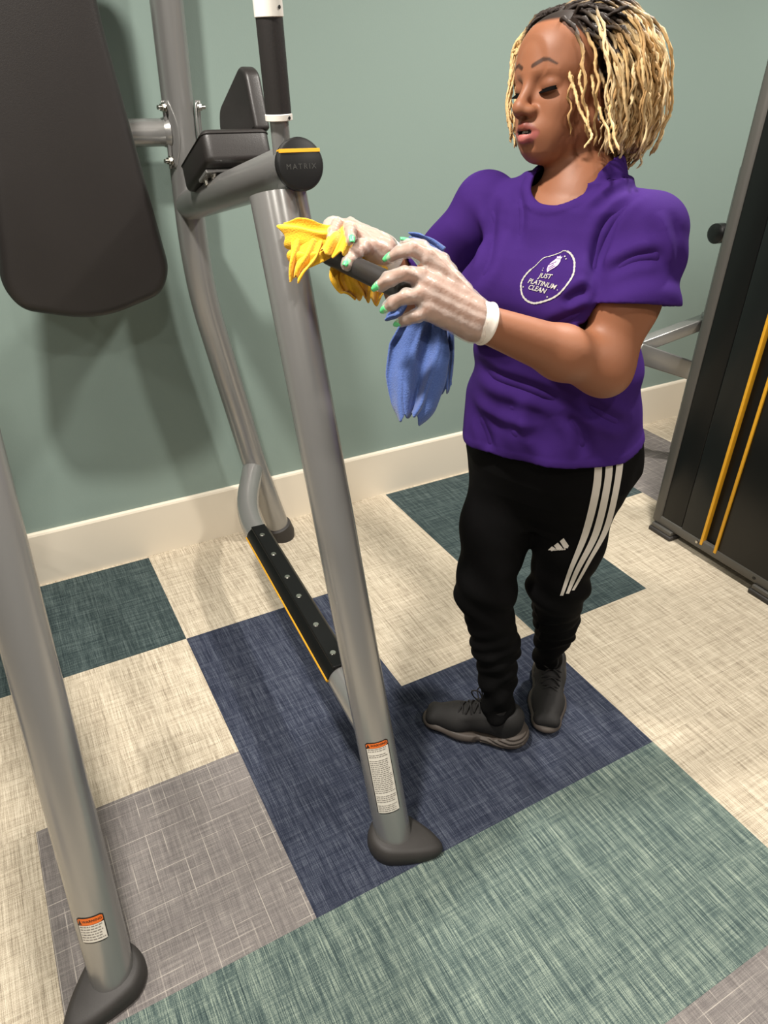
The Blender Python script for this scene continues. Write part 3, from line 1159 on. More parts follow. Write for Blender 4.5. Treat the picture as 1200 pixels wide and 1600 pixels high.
# joints
NB = V(0.668, -1.255, 1.372)
RSH, LSH = V(0.578, -1.115, 1.328), V(0.690, -1.410, 1.325)
LEL, LWR = V(0.606, -1.452, 1.112), at(742, 500, 1.100)
REL, RWR = V(0.500, -1.000, 1.120), at(598, 392, 1.300)
TH = (-0.94, -0.34)             # chest heading
LEFT = V(0.34, -0.94, 0)


def head_prims(F):
    F.put(hel((-0.018, 0, 0.030), (0.095, 0.074, 0.078)))
    F.put(hel((0.020, 0, -0.034), (0.066, 0.060, 0.078)), 0.03)
    F.put(hel((0.031, 0, 0.036), (0.062, 0.062, 0.056)), 0.04)
    F.put(hel((0.058, 0, -0.094), (0.024, 0.024, 0.020)), 0.03)
    for s in (-1, 1):
        F.put(hrc((-0.006, s * 0.050, -0.062), (0.050, s * 0.018, -0.097), 0.018, 0.015), 0.03)
        F.put(hel((0.052, s * 0.035, -0.036), (0.024, 0.024, 0.022)), 0.022)
        F.put(hel((0.056, s * 0.026, -0.068), (0.022, 0.022, 0.024)), 0.022)
    for s in (-1, 1):
        F.put(hel((0.095, s * 0.032, -0.007), (0.015, 0.019, 0.013)), 0.016, 'sub')
    for s in (-1, 1):
        F.put(hrc((0.0805, s * 0.012, 0.014), (0.0635, s * 0.047, 0.014), 0.006, 0.006), 0.022)
        F.put(hel((0.0690, s * 0.0325, -0.006), (0.0150, 0.0180, 0.0135)), 0.005)
    # nose
    F.put(hrc((0.084, 0, 0.002), (0.104, 0, -0.034), 0.0070, 0.0098), 0.014)
    F.put(hel((0.1045, 0, -0.040), (0.0125, 0.0130, 0.0108)), 0.008)
    for s in (-1, 1):
        F.put(hel((0.0935, s * 0.0150, -0.0435), (0.0125, 0.0085, 0.0085), yaw=-s * 0.35), 0.007)
        F.put(hel((0.1005, s * 0.0078, -0.0520), (0.0065, 0.0040, 0.0042)), 0.004, 'sub')
    # mouth mound and lips
    F.put(hel((0.072, 0, -0.071), (0.022, 0.027, 0.020)), 0.018)
    for s in (-1, 1):
        F.put(hrc((0.0945, s * 0.0045, -0.0655), (0.0800, s * 0.0235, -0.0735), 0.0068, 0.0034), 0.006)
        F.put(hrc((0.0920, s * 0.003, -0.0835), (0.0800, s * 0.0215, -0.0765), 0.0082, 0.0036), 0.006)
    F.put(hel((0.0975, 0, -0.0742), (0.016, 0.0165, 0.0024)), 0.003, 'sub')
    F.put(hrc((0.0885, -0.010, -0.0945), (0.0885, 0.010, -0.0945), 0.0035, 0.0035), 0.010, 'sub')
    # ears
    for s in (-1, 1):
        F.put(hel((-0.008, s * 0.073, -0.018), (0.017, 0.007, 0.029), yaw=s * 0.35), 0.006)
        F.put(hel((-0.004, s * 0.077, -0.014), (0.009, 0.005, 0.015), yaw=s * 0.35), 0.005, 'sub')
    # neck
    F.put(RC(hw_((-0.034, 0, -0.055)), NB + V(0.016, 0, 0), 0.047, 0.054), 0.022)
    F.put(RC(hw_((-0.002, 0, -0.085)), NB + V(-0.008, -0.002, 0.0), 0.026, 0.036), 0.025)


def trunk_prims(F):
    F.put(RC(NB + V(0.004, 0, -0.012), NB - V(0.0, 0, 0.05), 0.062, 0.085), 0.03)
    F.put(RC(RSH, LSH, 0.038, 0.038), 0.04)
    F.put(LOFT([(0.80, 0.725, -1.225, 0.165, 0.12), (1.0, 0.70, -1.237, 0.148, 0.112), (1.15, 0.665, -1.255, 0.128, 0.105), (1.28, 0.65, -1.262, 0.118, 0.088), (1.33, 0.65, -1.262, 0.10, 0.07)], TH), 0.04)


def arm_prims(F):
    # left: plump upper arm, forearm tapering to the wrist
    F.put(RC(LSH, LSH + (LEL - LSH) * 0.5, 0.040, 0.053), 0.03)
    F.put(RC(LSH + (LEL - LSH) * 0.5, LEL, 0.053, 0.043), 0.03)
    F.put(RC(LEL, LEL + (LWR - LEL) * 0.35, 0.041, 0.043), 0.035)
    F.put(RC(LEL + (LWR - LEL) * 0.35, LWR, 0.043, 0.0265), 0.02)
    F.put(RC(RSH, REL, 0.048, 0.041), 0.03)
    F.put(RC(REL, REL + (RWR - REL) * 0.35, 0.039, 0.041), 0.03)
    F.put(RC(REL + (RWR - REL) * 0.35, RWR, 0.041, 0.026), 0.02)


# hands: every finger is a chain of joints (knuckle, middle joints, tip)
LHAND = {
    'index': [at(668, 402, 1.055), at(643, 390, 1.045), at(625, 394, 1.052), at(612, 402, 1.064)],
    'middle': [at(656, 432, 1.045), at(630, 428, 1.030), at(608, 436, 1.036), at(594, 446, 1.050)],
    'ring': [at(656, 461, 1.045), at(632, 464, 1.032), at(615, 473, 1.040), at(606, 480, 1.054)],
    'little': [at(668, 487, 1.055), at(648, 494, 1.045), at(636, 499, 1.052), at(627, 503, 1.064)],
}
LTHUMB = [at(722, 455, 1.120), at(690, 410, 1.135), at(658, 388, 1.140), at(635, 382, 1.135)]
RHAND = {
    'index': [at(556, 372, 1.255), at(546, 356, 1.225), at(547, 364, 1.205), at(548, 375, 1.196)],
    'middle': [at(548, 362, 1.275), at(526, 350, 1.245), at(520, 364, 1.222), at(518, 378, 1.212)],
    'ring': [at(545, 356, 1.295), at(516, 350, 1.270), at(506, 366, 1.245), at(502, 382, 1.230)],
    'little': [at(548, 352, 1.315), at(520, 348, 1.300), at(508, 362, 1.285), at(502, 374, 1.270)],
}
RTHUMB = [at(582, 388, 1.280), at(566, 386, 1.240), at(552, 398, 1.215), at(542, 412, 1.205)]
FR = {'index': 0.0086, 'middle': 0.0090, 'ring': 0.0086, 'little': 0.0076}


def hand_prims(F, hand, thumb, wrist, elbow, infl=0.0):
    ks = [hand[k][0] for k in ('index', 'middle', 'ring', 'little')]
    kc = sum(ks) / 4
    ax = unit(kc - wrist)
    across = unit(ks[0] - ks[3])
    nrm = unit(np.cross(ax, across))
    F.put(RC(wrist + (elbow - wrist) * 0.30, wrist, 0.031 + infl, 0.0265 + infl), 0.0)
    for k, q in zip(('index', 'middle', 'ring', 'little'), ks):
        w0 = wrist + across * ((q - kc) @ across) * 0.42 + ax * 0.006
        F.put(RC(w0, q, 0.0165 + infl, 0.0118 + infl), 0.018)
    F.put(RC(wrist + ax * 0.03, kc - ax * 0.012, 0.019 + infl, 0.015 + infl), 0.014)
    for k, ch in hand.items():
        r = FR[k]
        for i in range(3):
            F.put(RC(ch[i], ch[i + 1], r * (1.12 - 0.10 * i) + infl, r * (1.02 - 0.12 * i) + infl), 0.0035)
    r = 0.0105
    F.put(RC(wrist + ax * 0.018 + across * 0.006, thumb[0], 0.017 + infl, 0.0150 + infl), 0.012)
    for i in range(3):
        F.put(RC(thumb[i], thumb[i + 1], r * (1.25 - 0.14 * i) + infl, r * (1.08 - 0.12 * i) + infl), 0.005)


def hand_box(hand, thumb, wrist, elbow, m=0.03):
    P = np.array([q for ch in hand.values() for q in ch] + list(thumb) + [wrist, wrist + (elbow - wrist) * 0.30])
    return P.min(0) - m, P.max(0) + m


def join_blocks(blocks):
    vs, qs, n = [], [], 0
    for v, q in blocks:
        vs.append(v)
        qs.append(q + n)
        n += len(v)
    return np.vstack(vs), np.vstack(qs)


blocks = []
F = Field(NB + V(-0.22, -0.14, -0.040), HT + V(0.14, 0.14, 0.13), 0.0017)
head_prims(F)
trunk_prims(F)
v_, q_ = F.mesh()
Ls = (v_ - HT) @ HR
feat = (Ls[:, 0] > 0.050) & (Ls[:, 2] > -0.105) & (Ls[:, 2] < 0.014) & (np.abs(Ls[:, 1]) < 0.055)
ear = (np.abs(Ls[:, 1]) > 0.064) & (Ls[:, 2] < 0.02)
soft = np.where(feat | ear, 0.0, 1.0)
edge_ = np.clip((0.058 - Ls[:, 0]) / 0.012, 0, 1)
soft = np.maximum(soft, edge_ * (~ear))
soft = soft * np.clip((v_[:, 2] - (NB[2] - 0.030)) / 0.02, 0, 1)
v_ = smooth_mesh(v_, q_, 1, 0.4)
for _ in range(30):
    vn = smooth_mesh(v_, q_, 1, 0.6)
    v_ = v_ + (vn - v_) * soft[:, None]
n_head = len(v_)
blocks.append((v_, q_))
F = Field(V(0.30, -1.56, 0.90), V(0.86, -0.93, NB[2] - 0.024), 0.0042)
trunk_prims(F)
arm_prims(F)
blocks.append(F.mesh())
for hand, thumb, wr, el in ((LHAND, LTHUMB, LWR, LEL), (RHAND, RTHUMB, RWR, REL)):
    lo, hi = hand_box(hand, thumb, wr, el)
    F = Field(lo, hi, 0.0015)
    hand_prims(F, hand, thumb, wr, el)
    blocks.append(F.mesh())
bvv, bqq = join_blocks(blocks)
body = mesh_obj('body', bvv, bqq, M['skin'], person)

# skin tones: lips, brows and scalp have their own colour
L = (bvv - HT) @ HR
base = np.tile(np.array(srgb(144, 94, 67)[:3]), (len(bvv), 1))


def blend(mask, c):
    global base
    mask = np.clip(mask, 0, 1)[:, None]
    base = base * (1 - mask) + np.array(srgb(*c)[:3]) * mask


def seg_dist(P, pts):
    d = np.full(len(P), 9.0)
    for a, b in zip(pts[:-1], pts[1:]):
        a, b = np.array(a), np.array(b)
        t = np.clip(((P - a) @ (b - a)) / ((b - a) @ (b - a)), 0, 1)
        d = np.minimum(d, np.linalg.norm(P - a - t[:, None] * (b - a), axis=1))
    return d


ish = np.zeros(len(bvv), bool)
ish[:n_head] = True
Lh = L[:n_head]
full = lambda m_: np.r_[m_, np.zeros(len(bvv) - n_head)]
blend(full(np.clip(1 - np.abs(Lh[:, 2] + 0.05) / 0.12, 0, 1) * 0.0), (140, 88, 60))
for s in (-1, 1):
    dl = seg_dist(Lh, [(0.0965, s * 0.002, -0.0640), (0.0950, s * 0.009, -0.0655), (0.0830, s * 0.0235, -0.0745)])
    blend(full(np.clip((0.0075 - dl) / 0.002, 0, 1)), (126, 66, 54))
    dl = seg_dist(Lh, [(0.0960, s * 0.001, -0.0835), (0.0900, s * 0.013, -0.0815), (0.0820, s * 0.0215, -0.0760)])
    blend(full(np.clip((0.0088 - dl) / 0.002, 0, 1)), (170, 98, 92))
    brow = [(0, s * 0.013, 0.0205), (0, s * 0.030, 0.0275), (0, s * 0.040, 0.0265), (0, s * 0.051, 0.0195)]
    db = seg_dist(Lh * np.array([0, 1, 1]), brow) + 9 * (Lh[:, 0] < 0.03)
    wd = 0.0036 - 0.0018 * np.clip((np.abs(Lh[:, 1]) - 0.03) / 0.02, 0, 1)
    blend(full(np.clip((wd - db) / 0.0018 + 0.3, 0, 1) * 0.85), (40, 25, 18))
    # darker lids
    de = np.linalg.norm(Lh - np.array([0.070, s * 0.032, -0.004]), axis=1)
    blend(full(np.clip((0.020 - de) / 0.008, 0, 1) * 0.45), (104, 62, 44))
inm = (np.abs(Lh[:, 2] + 0.0742) < 0.0034) & (np.abs(Lh[:, 1]) < 0.017) & (Lh[:, 0] > 0.06) & (Lh[:, 0] < 0.0955)
blend(full(inm * 1.0), (40, 16, 14))
# scalp under the hair
hairline = 0.072 - 1.0 * np.clip(np.abs(Lh[:, 1]) - 0.035, 0, 1) * 1.2
sc_m = np.clip((Lh[:, 2] - 0.082 + (0.056 - Lh[:, 0]).clip(0, 0.06) * 1.5) / 0.006, 0, 1) * (Lh[:, 2] > -0.06)
sc_m = np.maximum(sc_m, (Lh[:, 0] < -0.005) * (Lh[:, 2] > -0.055) * (np.abs(Lh[:, 1]) < 0.0715))
blend(full(np.clip(sc_m, 0, 1)), (34, 24, 19))
paint(body, base)

# eyelashes
for s in (-1, 1):
    E0 = np.array([0.0690, s * 0.0325, -0.006])
    r_ = np.array([0.0153, 0.0183, 0.0133])
    vs, fs = [], []
    n = 14
    for i in range(n + 1):
        az = math.radians(-62 + 132 * i / n) * s
        el = math.radians(-40 + 26 * abs(i / n - 0.40))
        d0 = np.array([math.cos(el) * math.cos(az), math.cos(el) * math.sin(az), math.sin(el)])
        p0 = E0 + d0 * r_ * 1.02
        p00 = E0 + np.array([math.cos(el + 0.16) * math.cos(az), math.cos(el + 0.16) * math.sin(az), math.sin(el + 0.16)]) * r_ * 1.03
        ln = 0.0052 + 0.0040 * math.sin(math.pi * i / n) + 0.002 * i / n
        p1 = p0 + (np.array([d0[0], d0[1], 0]) * 0.85 + np.array([0, 0, -0.55])) * ln
        vs += [hw_(p00), hw_(p0), hw_(p1)]
    for i in range(n):
        a_ = 3 * i
        fs += [(a_, a_ + 3, a_ + 4, a_ + 1), (a_ + 1, a_ + 4, a_ + 5, a_ + 2)]
    lash = mesh_obj('eyelashes', vs, fs, M['lash'], person)
    so = lash.modifiers.new('thick', 'SOLIDIFY')
    so.thickness = 0.0008
# teeth glimpsed between the lips
tb = MB()
for k in range(-3, 4):
    x_ = 0.0895 - 0.0011 * k * k
    v0 = hw_((x_, k * 0.0048, -0.0728))
    tb.add(*[(lambda c_: ([c_ + HR @ V(a_, b_, d_) for a_ in (-0.002, 0.002) for b_ in (-0.0022, 0.0022) for d_ in (-0.002, 0.003)],
              [(0, 1, 3, 2), (4, 6, 7, 5), (0, 4, 5, 1), (2, 3, 7, 6), (0, 2, 6, 4), (1, 5, 7, 3)]))(v0)][0])
tb.build('teeth', M['tooth'], person, False)

# fingernails
for hand, thumb in ((LHAND, LTHUMB), (RHAND, RTHUMB)):
    kc = sum(hand[k][0] for k in hand) / 4
    wr = LWR if hand is LHAND else RWR
    nrm = unit(np.cross(unit(kc - wr), unit(hand['index'][0] - hand['little'][0])))
    if hand is LHAND and nrm @ (CAM_C - kc) < 0:
        nrm = -nrm
    if hand is RHAND and nrm[2] < 0:
        nrm = -nrm
    for k, ch in list(hand.items()) + [('thumb', thumb)]:
        r_ = FR.get(k, 0.0100) * 0.82
        d_ = unit(ch[3] - ch[2])
        up_ = (ch[3] - ch[2]) @ (ch[1] - ch[2]) 
        bend = (ch[2] - (ch[1] + ch[3]) / 2)
        o_ = nrm + (unit(bend) * 0.8 if np.linalg.norm(bend) > 1e-5 else 0)
        o_ = unit(o_ - d_ * (o_ @ d_))
        s_ = np.cross(d_, o_)
        vs, fs = [], []
        na, nl = 6, 6
        for i in range(nl + 1):
            t = i / nl
            wdt = 0.0058 * (1 - 0.35 * t ** 3) * (k != 'little' or 0.85)
            for j in range(na + 1):
                a_ = (j / na - 0.5) * 2
                vs.append(ch[3] + d_ * (-0.003 + 0.0155 * t) + s_ * a_ * wdt + o_ * (r_ + 0.0022 - 0.0028 * a_ * a_ - 0.0015 * t * t))
        for i in range(nl):
            for j in range(na):
                q0 = i * (na + 1) + j
                fs.append((q0, q0 + 1, q0 + na + 2, q0 + na + 1))
        nl_ = mesh_obj('fingernail', vs, fs, M['nail'], person)
        so = nl_.modifiers.new('thick', 'SOLIDIFY')
        so.thickness = 0.0012

# gloves
for hand, thumb, wr, el in ((LHAND, LTHUMB, LWR, LEL), (RHAND, RTHUMB, RWR, REL)):
    lo, hi = hand_box(hand, thumb, wr, el)
    F = Field(lo, hi, 0.0018)
    hand_prims(F, hand, thumb, wr, el, 0.0022)
    gx, gy, gz = F.grid()
    d_ = unit(el - wr)
    cut = (gx - wr[0]) * d_[0] + (gy - wr[1]) * d_[1] + (gz - wr[2]) * d_[2] - 0.018
    wob = 0.0007 * np.sin(gx * 310 + 40 * gz) * np.sin(gy * 270 + 90 * gx) + 0.0008 * np.sin((gx + gy) * 190 + gz * 260)
    keep = F.D + wob.astype(np.float32)
    F.D = np.maximum(keep, cut.astype(np.float32))
    v_, q_ = F.mesh()
    # leave the wrist end open
    dd = (v_ - wr) @ d_
    q_ = q_[~(dd[q_] > 0.0168).all(1)]
    gl = mesh_obj('glove', v_, q_, M['glove'], person)
    gl['label'] = 'clear white disposable glove'
    ring = []
    s1 = unit(np.cross(d_, V(0, 0, 1)))
    s2 = np.cross(d_, s1)
    vs, fs = [], []
    nr = 36
    prof = [(0.000, 0.0300), (0.004, 0.0312), (0.010, 0.0318), (0.017, 0.0325), (0.0205, 0.0342), (0.0215, 0.0335), (0.0205, 0.0322)]
    for t_, r_ in prof:
        for k in range(nr):
            a_ = 2 * math.pi * k / nr
            rr = r_ * (1 + 0.02 * math.sin(3 * a_))
            vs.append(wr + d_ * t_ + rr * (math.cos(a_) * s1 + math.sin(a_) * s2))
    for i in range(len(prof) - 1):
        for k in range(nr):
            k2 = (k + 1) % nr
            fs.append((i * nr + k, i * nr + k2, (i + 1) * nr + k2, (i + 1) * nr + k))
    mesh_obj('glove_cuff', vs, fs, M['cuff'], gl)

# ------------------------------------------------------------------ t-shirt
h_ = 0.0030
F = Field(V(0.36, -1.62, 0.76), V(0.98, -0.94, 1.44), h_)
torso = LOFT([(0.70, 0.735, -1.222, 0.200, 0.160), (0.80, 0.725, -1.225, 0.198, 0.160), (0.87, 0.716, -1.230, 0.196, 0.158), (0.95, 0.704, -1.236, 0.188, 0.150),
              (1.05, 0.686, -1.245, 0.170, 0.140), (1.13, 0.668, -1.254, 0.152, 0.135), (1.20, 0.652, -1.260, 0.142, 0.133),
              (1.27, 0.646, -1.264, 0.134, 0.116), (1.32, 0.648, -1.264, 0.124, 0.096), (1.352, 0.655, -1.262, 0.100, 0.082), (1.380, 0.665, -1.258, 0.068, 0.066)], TH, 2.2)
FW = V(TH[0], TH[1], 0)
gx, gy, gz = F.grid()
F.put(torso)
for s in (-1, 1):
    F.put(EL(V(0.640, -1.264, 1.205) + LEFT * (s * 0.074) + FW * 0.088, (0.062, 0.070, 0.066), np.stack([unit(FW), unit(LEFT), V(0, 0, 1)], 1)), 0.06)
F.put(RC(RSH + V(0.004, -0.012, 0.002), LSH + V(0, 0.018, 0.002), 0.050, 0.050), 0.045)
F.put(RC(NB + V(0.02, 0.0, -0.03), NB + V(0.012, 0, 0.022), 0.085, 0.068), 0.06)
BT = Field(F.lo, F.lo + (F.n - 1) * F.h, F.h)
trunk_prims(BT)
BA = Field(F.lo, F.lo + (F.n - 1) * F.h, F.h)
arm_prims(BA)
assert BT.D.shape == F.D.shape
tors = smin(F.D, np.minimum(BT.D, 0.2) - 0.010, 0.02)
ends = {}
# folds: soft drag lines from the armpits and the waist
fr = (gx - 0.68) * FW[0] + (gy + 1.25) * FW[1]
sd = (gx - 0.68) * LEFT[0] + (gy + 1.25) * LEFT[1]
low = np.clip((1.10 - gz) / 0.25, 0, 1)
fold = (0.0065 * low * np.sin(26 * sd + 9 * gz + 3.0 * np.sin(7 * gz + 4 * fr))
        + 0.0035 * low * np.sin(44 * sd - 22 * gz + 2.0 * np.sin(11 * sd))
        + 0.0055 * np.clip((gz - 1.10) / 0.1, 0, 1) * np.sin(46 * (sd * 0.75 + gz * 0.8) + 2.5 * np.sin(9 * gz))
        * np.clip((np.abs(sd) - 0.05) / 0.08, 0, 1)
        + 0.0030 * np.sin(60 * gz + 24 * sd * np.sign(sd)) * np.exp(-((gz - 1.04) / 0.09) ** 2) * np.clip(np.abs(sd) / 0.14, 0, 1))
tors = tors + fold.astype(np.float32)
solid_in = tors.copy()
hem = 0.866 + 0.035 * np.clip(sd / 0.2, -1, 1) * 0.5 + 0.012 * np.cos(sd * 9) * 0 + 0.004 * np.sin(18 * sd)
hemf = (hem + 0.012 * np.clip(-fr / 0.08, 0, 1) - gz).astype(np.float32)
tors = np.maximum(tors, hemf)
sleeves_out = np.full_like(tors, 1.0)
sleeves_in = np.full_like(tors, 1.0)
for (a_, b_, r0, r1, t_end, tilt) in ((LSH + V(0.002, -0.004, -0.002), LEL + V(0.030, -0.014, 0), 0.063, 0.071, 0.53, V(0.10, 0, 0.0)), (RSH, REL + V(0.01, 0.01, 0), 0.060, 0.062, 0.56, V(0, 0, 0))):
    ax_ = unit(b_ - a_)
    rc = RC(a_, b_, r0, r0 + (r1 - r0) / t_end)
    d_ = rc(gx, gy, gz)
    nearS = np.sqrt((gx - a_[0]) ** 2 + (gy - a_[1]) ** 2 + (gz - a_[2]) ** 2) < 0.19
    d_ = smin(d_, np.where(nearS, BA.D, 1.0) - 0.010, 0.015)
    along = ((gx - a_[0]) * ax_[0] + (gy - a_[1]) * ax_[1] + (gz - a_[2]) * ax_[2])
    L_ = np.linalg.norm(b_ - a_)
    d_ = d_ + (0.0048 * np.sin(58 * along + 38 * sd + 20 * fr) * np.clip(along / 0.05, 0, 1)).astype(np.float32)
    n_ = unit(ax_ + tilt)
    pl = ((gx - a_[0]) * n_[0] + (gy - a_[1]) * n_[1] + (gz - a_[2]) * n_[2]) - L_ * t_end * (ax_ @ n_)
    sleeves_in = np.minimum(sleeves_in, d_)
    sleeves_out = np.minimum(sleeves_out, np.maximum(d_, pl))
outer = smin(tors, sleeves_out, 0.006)
inner = smin(solid_in, sleeves_in, 0.006) + 0.0075
# neck opening
nk = RC(NB + V(0.006, 0.002, 0.075), NB + V(-0.055, -0.020, 0.012), 0.066, 0.052)
nkd = nk(gx, gy, gz)
nk2 = RC(NB + V(0.010, 0, 0.030), hw_((-0.03, 0, -0.07)), 0.0635, 0.066)
nkd = np.minimum(nkd, nk2(gx, gy, gz))
shell = np.maximum(np.maximum(outer, -inner), -nkd)
# ribbed collar: a raised band round the opening
band = np.maximum(np.maximum(outer - 0.0022, -inner), np.maximum(-nkd, nkd - 0.018))
shell = np.minimum(shell, band)
# sleeve and shirt hem lines: slightly raised bands
hb_ = np.maximum(np.maximum(outer - 0.0012, -inner), np.maximum(hemf, -hemf - 0.018))
shell = np.minimum(shell, hb_)
F.D = np.maximum(shell, -nkd).astype(np.float32)
v_, q_ = F.mesh()
v_ = smooth_mesh(v_, q_, 4, 0.5)
near_neck = np.minimum(nk(v_[:, 0], v_[:, 1], v_[:, 2]), nk2(v_[:, 0], v_[:, 1], v_[:, 2]))
neck_soft = np.clip((0.016 - near_neck) / 0.010, 0, 1)[:, None]
for _ in range(18):
    v_ = v_ + (smooth_mesh(v_, q_, 1, 0.6) - v_) * neck_soft


def vnormals(v, q):
    fn = np.cross(v[q[:, 2]] - v[q[:, 0]], v[q[:, 3]] - v[q[:, 1]])
    nn = np.zeros_like(v)
    for k in range(4):
        np.add.at(nn, q[:, k], fn)
    return nn / np.maximum(np.linalg.norm(nn, axis=1), 1e-12)[:, None]


def crease(v, q, lines):
    """press folds into a garment: each line is (picture points lying on the cloth, height, width)"""
    bv = BVHTree.FromPolygons([Vector(x_) for x_ in v], [list(map(int, f)) for f in q])
    nn = vnormals(v, q)
    off = np.zeros(len(v))
    for pts, A_, w_ in lines:
        P3 = []
        for u, v0 in catmull(pts, 5):
            h = bv.ray_cast(Vector(CAM_C), Vector(unit(at(u, v0, 1.0) - CAM_C)))
            if h[0] is not None and (not P3 or np.linalg.norm(np.array(h[0]) - P3[-1]) < 0.07):
                P3.append(np.array(h[0]))
        if len(P3) < 2:
            continue
        P3 = np.array(P3)
        d_ = np.full(len(v), 9.0)
        tt = np.zeros(len(v))
        for k in range(len(P3) - 1):
            a, c = P3[k], P3[k + 1]
            t = np.clip(((v - a) @ (c - a)) / max((c - a) @ (c - a), 1e-9), 0, 1)
            dd = np.linalg.norm(v - a - t[:, None] * (c - a), axis=1)
            m = dd < d_
            d_[m] = dd[m]
            tt[m] = (k + t[m]) / (len(P3) - 1)
        fade = np.clip(np.minimum(tt, 1 - tt) * 4, 0, 1)
        off += A_ * fade * (np.exp(-(d_ / w_) ** 2) - 0.45 * np.exp(-((d_ - 1.9 * w_) / w_) ** 2))
    return v + nn * off[:, None]


FOLDS = [([(926, 458), (932, 410), (946, 360), (975, 318), (1008, 290)], -0.0085, 0.011),
         ([(905, 330), (945, 300), (985, 278)], 0.006, 0.010),
         ([(940, 430), (990, 405), (1040, 400)], -0.006, 0.010),
         ([(1030, 330), (1045, 380), (1048, 430)], 0.005, 0.010),
         ([(765, 300), (768, 350), (760, 410), (740, 450)], -0.007, 0.012),
         ([(800, 278), (812, 330), (808, 390)], -0.006, 0.012),
         ([(835, 300), (845, 345), (842, 380)], 0.005, 0.012),
         ([(925, 452), (900, 462), (880, 478)], -0.008, 0.009),
         ([(922, 480), (890, 500), (850, 515)], -0.006, 0.011),
         ([(735, 560), (775, 590), (830, 610), (900, 640)], -0.007, 0.014),
         ([(725, 610), (780, 650), (850, 670)], 0.006, 0.014),
         ([(905, 625), (945, 650), (985, 668)], -0.008, 0.012),
         ([(880, 640), (905, 675), (915, 715)], -0.006, 0.013),
         ([(740, 640), (760, 680), (765, 705)], -0.006, 0.013),
         ([(815, 620), (820, 670), (835, 715)], 0.005, 0.014),
         ([(722, 520), (760, 540), (800, 545)], -0.006, 0.011)]
v_ = crease(v_, q_, FOLDS)
shirt = mesh_obj('t_shirt', v_, q_, M['shirt'], person)
shirt['label'] = 'purple cotton t-shirt with round silver chest print'
shirt_bvh = BVHTree.FromPolygons([Vector(x_) for x_ in v_], [list(map(int, f)) for f in q_])

# chest print, laid on the cloth along the chest's own facing direction
LC = at(855, 430, 1.2)
hit = shirt_bvh.ray_cast(Vector(CAM_C), Vector(unit(LC - CAM_C)))
lc = np.array(hit[0])
ln = np.array(hit[1])
if ln @ (CAM_C - lc) < 0:
    ln = -ln
ln = unit(unit(ln) * 0.5 + unit(CAM_C - lc) * 0.5)
lx = unit(np.cross(V(0, 0, 1), ln))
ly = np.cross(ln, lx)
lx, ly = unit(lx * 0.985 + ly * -0.05), unit(ly + lx * 0.08)


def on_shirt(x_, y_, off=0.0012):
    p0 = lc + lx * x_ + ly * y_ + ln * 0.12
    h = shirt_bvh.ray_cast(Vector(p0), Vector(-ln), 0.3)
    if h[0] is None:
        return lc + lx * x_ + ly * y_
    return np.array(h[0]) + ln * off


S_ = 1 / 930.0                   # metres per print unit


def px2(u, v):                   # print artwork drawn on a 110-unit sheet
    return ((u / 1200 * 110) - 55) * S_ * 1.02, -((v / 1200 * 110) - 58) * S_ * 1.05


ring = [(700, 205), (770, 200), (860, 240), (950, 330), (1000, 440), (1025, 560), (1000, 700), (930, 860), (820, 970), (690, 1040), (560, 1085), (470, 1090), (350, 1060), (250, 990), (185, 880),
        (165, 790), (190, 690), (250, 590), (330, 500), (380, 420), (430, 355), (520, 320), (620, 270), (690, 225)]
rc_ = catmull(ring + [ring[0]], 5)
rv, rf = [], []
n = len(rc_)
for i, (a_, b_) in enumerate(rc_):
    t_ = unit(rc_[(i + 1) % n] - rc_[i - 1] + 1e-6)
    ang = math.atan2(b_ - 640, a_ - 600)
    w = 15 if not (-2.9 < ang < -1.2) else 7
    w *= 1 + 0.25 * math.sin(i * 2.3)
    for s in (-1, 1):
        x_, y_ = px2(a_ - s * t_[1] * w, b_ + s * t_[0] * w)
        rv.append(on_shirt(x_, y_))
for i in range(n - 1):
    rf.append((2 * i, 2 * i + 1, 2 * i + 3, 2 * i + 2))
logo = mesh_obj('chest_print', rv, rf, M['glitter'], shirt, False)
logo['label'] = 'round silver glitter outline print'
for word, u0, v0, size, rotl in (('JUST', 570, 655, 0.0112, 0.0), ('PLATINUM', 550, 780, 0.0112, -0.10), ('CLEAN', 495, 872, 0.0112, -0.12)):
    tv, tf = text_mesh(word, size, shear=0.22, space=1.0, bold=0.0002)
    cx, cy = px2(u0, v0)
    pts = [on_shirt(cx + x_ * math.cos(rotl) - y_ * math.sin(rotl), cy + x_ * math.sin(rotl) + y_ * math.cos(rotl), 0.0016) for x_, y_ in tv]
    mesh_obj('lettering', pts, tf, M['glitter'], shirt, False)
emb = [(585, 590), (560, 540), (560, 480), (590, 420), (640, 360), (655, 335), (650, 310), (690, 305), (695, 285), (715, 310), (740, 300), (728, 345), (735, 390), (720, 450), (680, 500), (620, 545)]
bmE = bmesh.new()
vsE = [bmE.verts.new(Vector(on_shirt(*px2(a_, b_), 0.0015))) for a_, b_ in emb]
fE = bmE.faces.new(vsE)
bmesh.ops.triangulate(bmE, faces=[fE])
bmE.verts.index_update()
mesh_obj('emblem', [v.co.copy() for v in bmE.verts], [[v.index for v in f.verts] for f in bmE.faces], M['pink_print'], shirt, False)
bmE.free()
ed = MB()
